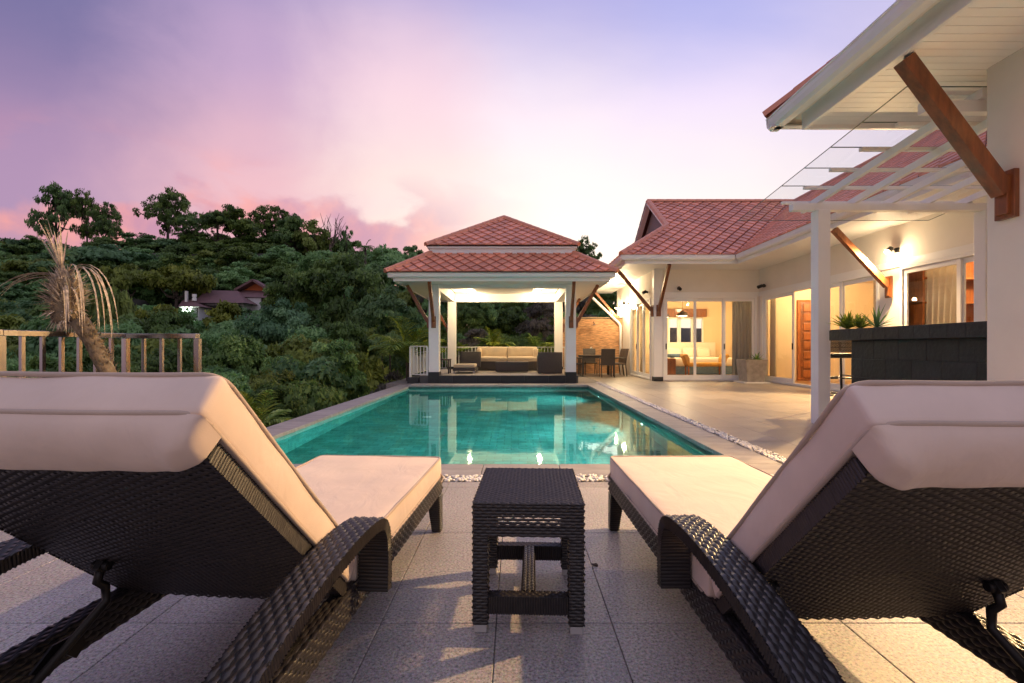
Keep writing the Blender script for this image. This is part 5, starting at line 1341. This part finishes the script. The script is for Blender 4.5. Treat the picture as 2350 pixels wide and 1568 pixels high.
def areca(label, loc, n, L, seed, m='leaf_palm', stem=0.4):
    rr_ = random.Random(seed); t = thing('palm', label, 'palm', loc, group='garden palms by the pavilion')
    st = MB()
    for k in range(3): st.tube([(0.05*k-0.05, 0.03*k, 0), (0.06*k-0.06, 0.02*k, stem)], 0.025, 6)
    st.build('stem', 'bark', t)
    for i in range(n):
        a = i*2.39996 + rr_.uniform(-0.3,0.3); k = rr_.uniform(0.15, 0.9); mb = MB()
        palm_frond(mb, (0, 0, stem), (math.cos(a)*math.sin(k), math.sin(a)*math.sin(k), math.cos(k)), L*rr_.uniform(0.75,1.1), rr_.uniform(1.2, 2.0), 18, L*0.40, 0.055, rr_)
        set_tint(mb.build('frond', m, t), seed*31+i)
areca('bushy yellow-green areca palm behind the short white railing, left of the pavilion', (-3.25, 14.5, -0.30), 18, 1.55, 3, stem=0.85)
areca('small palm behind the middle of the sofa', (-0.82, 18.2, -0.2), 14, 0.95, 5, stem=1.05)
areca('small drooping palm behind the right end of the sofa', (0.85, 18.2, -0.3), 13, 1.0, 8, stem=0.95)
areca('small palm behind the left pavilion column', (-2.15, 18.2, -0.3), 11, 0.75, 12, stem=0.95)
areca('dark palm tips showing above the left pool coping', (-3.9, 7.2, -1.1), 8, 0.75, 14, 'leaf_palm', stem=0.75)

# ================================================================== DEAD PALM
dp = thing('dead_palm', 'dried-out leaning palm with shaggy head and drooping straw fronds by the steel railing', 'palm', (-3.02, 3.62, 0))
rr = random.Random(21)
tr = [(0.0,0,0.0),(-0.02,0,0.45),(-0.08,0,0.80),(-0.20,0,1.05),(-0.30,0,1.20)]
MB().tube(tr, [0.062,0.058,0.054,0.054,0.062], 12).build('trunk', 'dead_trunk', dp, smooth=True)
b = MB()                                        # leaf-base scales up the trunk
for i in range(420):
    f = rr.random(); k = min(3, int(f*4)); u = f*4-k; p = Vector(tr[k]).lerp(Vector(tr[k+1]), u); a = rr.uniform(0, 2*PI); rad = 0.056
    o_ = Vector((math.cos(a), math.sin(a), 0)); blade(b, p+o_*rad*0.9, o_*0.5+Vector((-0.1,0,0.9)), rr.uniform(0.03,0.06), 0.022, -0.2, 2)
tag(b.build('bark_scale', 'dead_trunk', dp), kind='stuff')
hc = Vector((-0.40, 0, 1.36)); b = MB()
V, F = rbox(0.09,0.09,0.19,0.085,amp=0.02,sc=9); b.add([Vector(p)+hc for p in V], F); b.build('head_core', 'dead_trunk', dp, smooth=True)
b = MB()
for i in range(850):                           # shaggy stubs of cut leaf stalks
    a = rr.uniform(0, 2*PI); z = rr.uniform(-1, 1); s_ = math.sqrt(1-z*z); o_ = Vector((math.cos(a)*s_, math.sin(a)*s_, z))
    p = hc + Vector((o_.x*0.09, o_.y*0.09, o_.z*0.19)); blade(b, p, o_ + Vector((-0.15 + rr.uniform(-0.5,0.5), rr.uniform(-0.5,0.5), (0.45 if z > -0.3 else -0.3) + rr.uniform(-0.7,0.7))), 0.025 + 0.10*rr.random()**2, rr.uniform(0.008,0.022), rr.uniform(-0.3,0.4), 2)
tag(b.build('leaf_stub', 'dead_frond', dp), kind='stuff')
for i in range(16):
    b = MB(); a = rr.uniform(0, 2*PI); L = rr.uniform(0.28, 0.48)
    top_ = hc + Vector((-0.03, 0, 0.20)); k = rr.uniform(0.02, 0.35)
    blade(b, top_, (math.cos(a)*k - 0.28, math.sin(a)*k, 1.0), L, 0.014, rr.uniform(0.0, 0.5), 6); b.build('straw_leaf', 'dead_frond', dp)
def dead_frond(base, d0, L, droop, nl):
    b = MB()
    for i in range(nl):
        d_ = Vector(d0) + Vector((rr.uniform(-0.07,0.07), rr.uniform(-0.09,0.09), rr.uniform(-0.05,0.05)))
        blade(b, Vector(base) + Vector((rr.uniform(-.015,.015), rr.uniform(-.015,.015), 0)), d_, L*rr.uniform(0.75,1.08), 0.014, droop*rr.uniform(0.85,1.15), 10)
    b.build('dry_frond', 'dead_frond', dp)
top_ = hc + Vector((-0.02, 0, 0.17))
dead_frond(top_, (-0.9, 0.0, 0.32), 0.60, 1.35, 6); dead_frond(top_, (-0.95, -0.1, 0.12), 0.46, 0.7, 5); dead_frond(top_ + Vector((0.03,0,0)), (0.27, -0.1, 0.34), 0.80, 5.2, 9); dead_frond(top_ + Vector((0.05,-0.05,-0.1)), (0.30, -0.2, 0.2), 0.5, 4.4, 4)

# ================================================================== TREES
def kites(C, N, S, asp, r_):
    n = len(C); t_ = r_.normal(size=(n,3)); N = N/np.linalg.norm(N, axis=1, keepdims=True)
    t_ -= N*(t_*N).sum(1, keepdims=True); t_ /= np.linalg.norm(t_, axis=1, keepdims=True); b_ = np.cross(N, t_)
    S = S[:, None]; V = np.stack([C - t_*S*0.5, C + b_*S*asp*0.5, C + t_*S*0.5 + N*S*0.08, C - b_*S*asp*0.5], 1)
    return V
def unit_tree(seed, kind):
    """unit tree: crown within radius 1, height 0..1. returns leaf verts (n,4,3), tint (n), limb list"""
    r_ = np.random.default_rng(seed)
    prm = {'dense': (7, 62, 110, 0.10, 0.11), 'open': (15, 170, 44, 0.22, 0.075), 'broad': (12, 85, 75, 0.30, 0.12), 'feather': (9, 70, 130, 0.08, 0.11), 'near': (9, 84, 150, 0.06, 0.080), 'bush': (6, 50, 80, 0.0, 0.14)}[kind]
    nl, nc, nf_, cb, ls = prm
    zc = (1+cb)/2; hz_ = (1-cb)/2
    lob = []
    for i in range(nl):
        a = i*2.4 + r_.uniform(-0.5, 0.5); rad = 0.62*math.sqrt((i+0.4)/nl)*r_.uniform(0.8,1.15); zz = r_.uniform(-0.75, 0.72)*(1-0.35*rad)
        if kind == 'broad': zz = abs(zz)*0.7
        lob.append((math.cos(a)*rad, math.sin(a)*rad, zc + hz_*zz, r_.uniform(0.26, 0.44)))
    lob.append((0, 0, 1 - 0.30*hz_*2*0.6, 0.30))
    lob = np.array(lob)
    li = r_.integers(0, len(lob), nc); dv = r_.normal(size=(nc,3)); dv[:,2] = np.abs(dv[:,2])*0.9 - 0.25*(r_.random(nc) < 0.4)
    dv /= np.linalg.norm(dv, axis=1, keepdims=True); q = r_.uniform(0.55, 1.0, nc)**0.5
    lr = lob[li, 3]
    cc = lob[li, :3] + dv*(lr*q)[:, None]*np.array([1, 1, 0.95*hz_*1.6])
    cr = r_.uniform(0.11, 0.20, nc)*(0.60 if kind == 'open' else 1.0)
    dr = r_.normal(size=(nc, nf_, 3)); dr /= np.linalg.norm(dr, axis=2, keepdims=True); dr *= r_.random((nc, nf_, 1))**0.45
    pos = cc[:, None] + dr*cr[:, None, None]*np.array([1.25, 1.25, 0.42 if kind != 'feather' else 0.30])
    if kind == 'feather': pos[..., 2] -= 0.10*(np.hypot(dr[..., 0], dr[..., 1])**2)*cr[:, None]*6*0.3
    outw = cc[:, None] - np.array([0, 0, zc]); outw = outw/(np.linalg.norm(outw, axis=2, keepdims=True)+1e-6)
    Nn = outw*0.5 + np.array([0,0,0.8]) + r_.normal(size=pos.shape)*0.5 + dr*0.4
    S = ls*r_.uniform(0.55, 1.25, (nc, nf_)); tint = np.clip(r_.uniform(0.1, 0.9, (nc,1)) + r_.uniform(-0.25,0.25,(nc,nf_)), 0, 1)
    Vv = kites(pos.reshape(-1,3), Nn.reshape(-1,3), S.ravel(), 0.5 if kind != 'feather' else 0.32, r_)
    keep = Vv[:, :, 2].min(1) > -0.02
    return Vv[keep], np.repeat(tint.ravel()[keep], 4), lob, cc, cb
CROWN = {}
def crown(kind, k):
    if (kind, k) not in CROWN:
        Vv, tint, lob, cc, cb = unit_tree(hash((kind == 'dense', k))*0 + 100*['dense','open','broad','feather','near','bush'].index(kind) + k, kind)
        Q = np.arange(len(Vv)*4).reshape(-1,4); me = np_mesh('crown', Vv.reshape(-1,3), Q, tint)
        b = MB(); r_ = random.Random(k+7)
        hub = Vector((0.0, 0.0, max(cb, 0.12) + 0.10)); sway = r_.uniform(-0.06, 0.06)
        b.tube([(0,0,-0.08),(sway,0.02,hub.z*0.5),hub,(0,0,0.80)], [0.075,0.055,0.045,0.012], 7)
        for l in lob[:7]:
            e_ = Vector(l[:3]); m_ = hub.lerp(e_, 0.5) + Vector((0,0,-0.03)); b.tube([hub.lerp(Vector((0,0,0.7)), r_.uniform(0,0.5)), m_, e_], [0.032,0.02,0.007], 5)
        if kind == 'open':
            for c in cc[::4]:
                d2 = ((lob[:, :3]-c)**2).sum(1); l = lob[int(d2.argmin()), :3]; b.tube([tuple(l), tuple((l+c)/2+np.array([0,0,-0.01])), tuple(c)], [0.012,0.008,0.003], 4)
        tm = b.mesh('trunk', True)
        CROWN[(kind, k)] = (me, tm, Vv, tint)
    return CROWN[(kind, k)]
WOOD = {}
def place(px, ytop, Yd, wpx, base_off=0.0):
    x = (px-1182)*Yd/1090; zt = 1 + (798-ytop)*Yd/1090; rad = wpx*Yd/1090/2; zb = ground_z(x, Yd) + base_off
    if zt - zb < rad*1.2: zb = zt - rad*1.2
    return x, zt, rad, zb
def tree(px, ytop, Yd, wpx, kind, m, k, label, cat='tree', bark='bark', group=None, base=None, name='tree'):
    x, zt, rad, zb = place(px, ytop, Yd, wpx)
    if base is not None: zb = zt - base
    me, tm, _, _ = crown(kind, k)
    rz = (px*13 + k*57) % 360
    t = thing(name, label, cat, (x, Yd, zb), R(rz), group=group)
    for nm, md, mm in (('crown', me, m), ('trunk', tm, bark)):
        o = bpy.data.objects.new(nm, md); COL.objects.link(o); o.parent = t; hc_ = zt-zb if (nm == 'trunk' or kind in ('open', 'broad')) else min(zt-zb, 2.1*rad); o.scale = (rad, rad, hc_); o.location = (0, 0, zt-zb-hc_)
        if not md.materials: md.materials.append(MATS[mm])
        o.material_slots[0].link = 'OBJECT'; o.material_slots[0].material = MATS[mm]
    return t
def wood(px, ytop, Yd, wpx, kind, m, k):
    """one more crown of the woodland mass"""
    x, zt, rad, zb = place(px, ytop, Yd, wpx); zb = max(zb, zt - 2.0*rad); _, _, Vv, tint = crown(kind, k)
    if Yd < 19.5 and x + rad > -3.5: return
    a = (px*0.7+k); ca, sa = math.cos(a), math.sin(a); v = Vv.reshape(-1,3); 
    W = np.stack([(v[:,0]*ca-v[:,1]*sa)*rad + x, (v[:,0]*sa+v[:,1]*ca)*rad + Yd, v[:,2]*(zt-zb) + zb], 1)
    WOOD.setdefault(m, []).append((W, np.clip(tint*0.65 + rw.uniform(-0.05, 0.42), 0, 1)))
# ---- skyline trees
SK = 'trees on the hill skyline'
tree(128, 430, 68, 112, 'open', 'leaf_dark', 1, 'tall tree with ivy-thick trunk, leftmost of the three skyline trees', group=SK)
tree(200, 448, 69, 76, 'open', 'leaf_dark', 2, 'slender tree, middle of the three skyline trees at the far left', group=SK)
tree(248, 468, 68, 84, 'open', 'leaf_dark', 3, 'slender tree, rightmost of the three skyline trees at the far left', group=SK)
tree(385, 434, 66, 118, 'open', 'leaf_dark', 4, 'tall airy tree standing alone on the skyline left of the ridge wood', group=SK)
tree(68, 545, 64, 92, 'dense', 'leaf_dark', 1, 'low round tree on the skyline at the far left, below the three tall trees', group=SK)
tree(22, 588, 60, 90, 'dense', 'leaf_dark', 2, 'dark tree cut by the left edge of the picture on the skyline', group=SK)
tree(335, 540, 64, 115, 'dense', 'leaf_dark', 3, 'dark rounded tree on the skyline just left of the tall airy tree', group=SK)
tree(452, 492, 64, 95, 'open', 'leaf_dark', 5, 'dark tree on the skyline just right of the tall airy tree', group=SK)
tree(500, 494, 62, 100, 'dense', 'leaf_dark', 4, 'dense tree at the left end of the ridge wood', group=SK)
tree(548, 484, 63, 112, 'dense', 'leaf_dark', 5, 'green-topped tree in the middle of the ridge wood', group=SK)
tree(616, 476, 66, 98, 'open', 'leaf_dark', 6, 'tall open tree on the ridge with sunset showing through it', group=SK)
tree(676, 500, 62, 100, 'dense', 'leaf_dark', 6, 'rounded dark tree on the ridge right of the tall open tree', group=SK)
tree(722, 512, 62, 90, 'dense', 'leaf_yellow', 1, 'brownish dense tree on the ridge left of the bare tree', group=SK)
tree(788, 532, 64, 56, 'open', 'leaf_dark', 7, 'small open tree on the ridge right of the bare tree', group=SK)
tree(905, 570, 95, 60, 'dense', 'leaf_dark', 7, 'distant tree on the low ridge left of the pavilion roof', group=SK)
tree(948, 566, 95, 64, 'dense', 'leaf_dark', 8, 'distant tree on the low ridge touching the pavilion roof', group=SK)
tree(1340, 551, 40, 92, 'open', 'leaf_dark', 8, 'dark open tree rising right of the pavilion roof', group=SK, base=4.6)
def bare_tree(px, ytop, Yd, label):
    x, zt, rad, zb = place(px, ytop, Yd, 50); t = thing('bare_tree', label, 'tree', (x, Yd, zb), group=SK); H = zt-zb; r_ = random.Random(5)
    MB().tube([(0,0,-0.3),(0.1,0,H*0.45),(0,0,H*0.62)], [0.28,0.2,0.16], 8).build('trunk', 'bark_pale', t, smooth=True)
    for k in range(9):
        b = MB(); a = k*2.4; s0 = Vector((0.05,0,H*r_.uniform(0.45,0.62))); e_ = Vector((math.cos(a)*rad*r_.uniform(0.5,1.1), math.sin(a)*rad*0.8, H*r_.uniform(0.82,1.0))); m_ = s0.lerp(e_,0.5)+Vector((math.cos(a)*0.3,0,-0.2))
        b.tube([s0,m_,e_], [0.11,0.07,0.025], 5)
        for j in range(3): q = m_.lerp(e_, r_.random()); b.tube([q, q+Vector((r_.uniform(-0.7,0.7),r_.uniform(-0.5,0.5),r_.uniform(0.6,1.5)))], [0.045,0.015], 4)
        b.build('limb', 'bark_pale', t)
bare_tree(757, 498, 63, 'bare pinkish tree with upright branches on the ridge')
def fan_palm(px, ytop, Yd, label, rr_):
    x, zt, rad, zb = place(px, ytop, Yd, 42); t = thing('palm', label, 'palm', (x, Yd, zb), group='palms on the hill'); H = zt-zb
    MB().tube([(0,0,-0.3),(0.1,0,H*0.5),(0,0,H-rad*0.75)], [0.22,0.17,0.15], 8).build('trunk', 'bark', t, smooth=True)
    for i in range(16):
        b = MB(); a = i*2.4; k = rr_.uniform(0.2,1.5); palm_frond(b, (0,0,H-rad*0.8), (math.cos(a)*math.sin(k),math.sin(a)*math.sin(k),math.cos(k)), rad*1.15, 1.6, 9, rad*0.55, 0.10, rr_); set_tint(b.build('frond', 'leaf_dark', t), i)
rr = random.Random(2)
fan_palm(838, 553, 60, 'tall palm on the skyline between the ridge wood and the pavilion', rr)
fan_palm(872, 578, 62, 'shorter palm just right of the tall skyline palm', rr)
# ---- hillside trees one can tell apart
HT_ = 'trees on the hillside'
tree(240, 566, 54, 190, 'broad', 'leaf_blue', 1, 'wide flat-topped tree below the three skyline trees', group=HT_)
tree(120, 600, 50, 150, 'broad', 'leaf_blue', 2, 'wide dark green tree at the left, behind the dead palm head', group=HT_)
tree(290, 612, 44, 130, 'broad', 'leaf_yellow', 3, 'olive-green spreading tree left of the brown-roofed house', group=HT_)
tree(405, 612, 44, 150, 'broad', 'leaf_yellow', 4, 'large olive-green spreading tree directly above the white annex', group=HT_)
tree(258, 670, 34, 110, 'broad', 'leaf_yellow', 5, 'small umbrella-shaped olive tree right of the dead palm', group=HT_)
tree(375, 704, 32, 125, 'bush', 'leaf_yellow', 1, 'rounded olive bush below the lit annex wall', group=HT_, bark='bark')
tree(520, 697, 34, 118, 'bush', 'leaf_yellow', 2, 'yellow-green tree in front of the brown-roofed house', group=HT_)
tree(560, 560, 56, 130, 'dense', 'leaf_dark', 2, 'dark tree with pale trunk on the slope above the brown-roofed house', bark='bark_pale', group=HT_)
tree(470, 560, 57, 120, 'dense', 'leaf_dark', 6, 'dark tree on the slope left of the pale-trunked tree', group=HT_)
tree(650, 565, 54, 120, 'dense', 'leaf_mid', 7, 'green tree on the slope right of the orange gable', group=HT_)
tree(735, 590, 40, 150, 'near', 'leaf_mid', 1, 'large green tree at the upper left of the big dark crown', group=HT_)
tree(790, 597, 30, 210, 'near', 'leaf_dark', 2, 'biggest dark green tree, left of the pavilion eave', group=HT_)
tree(690, 640, 31, 150, 'near', 'leaf_dark', 3, 'dark green tree at the left shoulder of the biggest tree', group=HT_)
tree(868, 615, 33, 130, 'near', 'leaf_dark', 4, 'dark green tree tucked under the left corner of the pavilion eave', group=HT_)
tree(640, 700, 24, 185, 'near', 'leaf_blue', 5, 'blue-green rounded tree right of the brown-roofed house', group=HT_)
tree(895, 668, 20, 170, 'feather', 'leaf_blue', 1, 'soft feathery tree beside the left pavilion columns', group=HT_)
tree(770, 795, 15, 190, 'feather', 'leaf_mid', 2, 'light green feathery tree close beyond the pool coping', group=HT_)
tree(560, 795, 15.5, 215, 'near', 'leaf_mid', 6, 'broad green treetop just right of the steel railing end', group=HT_)
tree(655, 815, 14, 150, 'feather', 'leaf_mid', 3, 'mid-green treetop between the left lounger and the feathery tree', group=HT_)
tree(905, 862, 15, 110, 'bush', 'leaf_grey', 3, 'grey twiggy bush at the far left corner of the pool', group=HT_, name='bush', cat='bush')
tree(1100, 690, 24, 110, 'near', 'leaf_mid', 7, 'green tree behind the pavilion, left of the sofa', group=HT_)
tree(1170, 702, 26, 100, 'near', 'leaf_dark', 8, 'dark tree behind the pavilion, above the sofa middle', group=HT_)
tree(1245, 696, 23, 120, 'feather', 'leaf_grey', 4, 'purplish twiggy tree behind the right half of the pavilion', group=HT_)
tree(1030, 720, 23, 100, 'near', 'leaf_dark', 1, 'dark tree behind the left pavilion columns', group=HT_)
# ---- woodland mass
rw = random.Random(9)
for px in range(-60, 1000, 52):
    for (Yd, y_) in ((67, 566), (59, 586), (52, 614), (46, 648)):
        j = rw.uniform(-16, 16); hide = 0
        if 400 < px < 640 and Yd < 53: hide = 70 if Yd == 46 else 16               # keep the hillside house in view
        lift = 0 if px < 760 else 14
        wood(px + rw.uniform(-20,20), y_ + j + hide + lift, Yd + rw.uniform(-3,3), rw.uniform(95,160), rw.choice(['dense','dense','broad','near']), rw.choice(['leaf_dark','leaf_dark','leaf_mid','leaf_mid','leaf_yellow','leaf_blue']), rw.randint(1,8) )
for px in range(-60, 1000, 84):
    for (Yd, y_) in ((38, 706), (30, 742), (24, 775), (18.5, 808), (14.5, 842), (11, 890)):
        if Yd > 36 and 380 < px < 660: continue
        wood(px + rw.uniform(-30,30), y_ + rw.uniform(-18,22), Yd + rw.uniform(-2,2), rw.uniform(170,280), rw.choice(['near','near','feather','dense']), rw.choice(['leaf_dark','leaf_mid','leaf_mid','leaf_blue','leaf_dark','leaf_yellow']), rw.randint(1,8))
for (px, y_, Yd) in ((386,588,58),(420,592,57),(350,588,58),(600,598,54),(566,600,54),(640,600,53),(320,592,57)): wood(px, y_, Yd, 140, 'dense', 'leaf_mid' if px % 4 else 'leaf_dark', px % 8 + 1)
for px in range(250, 480, 36): wood(px, 572 + rw.uniform(-6, 10), 63, rw.uniform(90,130), 'dense', rw.choice(['leaf_dark','leaf_mid']), rw.randint(1,8))
for px in range(460, 680, 36): wood(px, 596 + rw.uniform(-8, 12), 57, rw.uniform(90,130), 'dense', rw.choice(['leaf_dark','leaf_mid','leaf_blue']), rw.randint(1,8))
for px in range(425, 810, 26): wood(px, 538 + rw.uniform(-8, 14) + max(0, px-700)*0.2, 64 + rw.uniform(-1,2), rw.uniform(75,105), 'dense', 'leaf_dark', rw.randint(1,8))
for px in range(980, 1440, 34):
    for (Yd, y_) in ((44, 606), (34, 632), (28, 668), (24, 715), (21, 765)):
        if px > 1310 and y_ < 650: y_ = 650
        wood(px + rw.uniform(-12,12), y_ + rw.uniform(-8,14), Yd + rw.uniform(-1,2), rw.uniform(80,120), rw.choice(['near','dense','feather']), rw.choice(['leaf_dark','leaf_dark','leaf_mid','leaf_grey']), rw.randint(1,8))
names = {'leaf_dark': 'dark green', 'leaf_mid': 'mid green', 'leaf_blue': 'blue-green', 'leaf_grey': 'grey twiggy', 'leaf_yellow': 'olive'}
for m, lst in WOOD.items():
    V = np.concatenate([a for a, _ in lst]); T = np.concatenate([c for _, c in lst])
    me = np_mesh('woodland', V, np.arange(len(V)).reshape(-1,4), T)
    tag(put('woodland', me, m), 'mass of %s foliage of the wood covering the hillside' % names[m], 'woodland', kind='stuff')

# ================================================================== HOUSES ON THE HILLSIDE
def hq(px, py, Yd): return Vector(((px-1182)*Yd/1090, Yd, 1 + (798-py)*Yd/1090))
h = thing('hillside_house', 'brown-roofed house with orange gable among the trees on the hillside', 'house', tuple(hq(520, 735, 45)), world=True)
A, B_, C_, D_ = hq(444,695,43), hq(562,695,43), hq(545,667.5,46), hq(472,666,46)
MB().add([A, B_, C_, D_, A+Vector((0,7,0)), B_+Vector((0,7,0))], [(0,1,2,3),(4,0,3),(1,5,2),(5,4,3,2)]).build('roof', 'red_house_roof', h)
w0 = hq(456,698,43.6); w1 = hq(556,698,43.6); MB().box(w0.x, w1.x, 43.8, 49, ground_z(-29,44)-1, w0.z+0.15).build('wall', 'house_white', h)
for px in (470, 492, 515, 538):
    p = hq(px, 716, 43.78); o = MB().box(p.x-0.4, p.x+0.4, 43.72, 43.82, p.z-0.5, p.z+0.6).build('window', 'slate', h); MB().box(p.x-0.46, p.x+0.46, 43.68, 43.74, p.z-0.58, p.z-0.5).build('sill', 'house_white', o)
g0, g1, pk = hq(561,666,47), hq(619,668,47), hq(590,649,47)
MB().prism([g0, g1, pk], (0,0.3,0)).build('gable', 'orange_gable', h, recalc=True)
b = MB(); b.bar(g0+Vector((-0.5,-0.4,-0.1)), pk+Vector((0,-0.4,0.15)), 1.0, 0.2, up=(0,0,1)).bar(g1+Vector((0.5,-0.4,-0.1)), pk+Vector((0,-0.4,0.15)), 1.0, 0.2); b.build('gable_roof', 'red_house_roof', h)
E0, E1 = hq(538,681,45), hq(632,684,45); MB().add([E0, E1, g1+Vector((0.6,0,0)), g0+Vector((-0.2,0,0))], [(0,1,2,3)]).box(E0.x+0.4, E1.x, 45.5, 49, ground_z(-26,45), E0.z+0.1).build('lower_roof', 'red_house_roof', h)
q0 = hq(545,684,45.3); q1 = hq(600,700,45.3); MB().box(q0.x, q1.x, 45.2, 45.4, q1.z-2, q0.z).build('wall', 'house_white', h)
an = thing('annex', 'small white lit annex left of the brown-roofed house', 'house', tuple(hq(434, 732, 42)), world=True)
a0, a1 = hq(412,704,42), hq(457,704,42); MB().box(a0.x, a1.x, 42, 45, ground_z(-29,42)-1, a0.z).build('wall', 'house_white', an)
r0, r1, r2, r3 = hq(408,704,41.6), hq(461,704,41.6), hq(440,688,43.5), hq(420,688,43.5)
MB().add([r0, r1, r2, r3, r0+Vector((0,4,0)), r1+Vector((0,4,0))], [(0,1,2,3),(1,5,2),(4,0,3),(5,4,3,2)]).build('roof', 'red_house_roof', an)
c0 = hq(428,668,43); MB().box(c0.x-0.09, c0.x+0.09, 42.9, 43.1, c0.z-1.1, c0.z).build('flue', 'white_metal', an)
c0 = hq(446,683,43); MB().lathe([(0.18,-0.3),(0.18,-0.05),(0.12,0.0),(0.18,0.05),(0.18,0.3)], 12, tuple(c0)).build('water_tank', 'white_metal', an)
p = hq(446, 718, 41.97); MB().box(p.x-0.28, p.x+0.28, 41.93, 42.02, p.z-0.4, p.z+0.45).build('window', 'slate', an)
lp = hq(427,709,41.8); t = thing('annex_lamp', 'greenish white lamp glowing on the annex wall', 'lamp', tuple(lp))
MB().lathe([(0.02,0.06),(0.06,0.03),(0.075,0.0),(0.06,-0.04),(0.001,-0.06)], 12).build('bulb', 'lamp_cool', t, smooth=True); MB().box(-0.03,0.03,0,0.2,0.04,0.07).build('bracket', 'iron_dark', t); light('annex_light', 'POINT', (0,-0.15,-0.05), 60, (0.8,1.0,0.8), 0.1, parent=t)
t = thing('ridge_house', 'tiny dark red pointed roof house with lit windows on the far ridge', 'house', tuple(hq(895, 612, 85)), world=True)
a, c, e_ = hq(889,607,85), hq(926,604,85), hq(893,589,86)
MB().add([a, c, c+Vector((-0.5,1.5,1.1)), e_], [(0,1,2,3)]).build('roof', 'red_house_roof', t); a2 = hq(868,604,85); MB().box(a2.x, c.x-0.2, 85.4, 88, a.z-3, a.z+0.0).build('wall', 'house_white', t)
for px in (870, 880): p = hq(px, 601, 85.3); MB().box(p.x-0.22, p.x+0.22, 85.3, 85.38, p.z-0.6, p.z+0.5).build('window', 'window_lit', t)
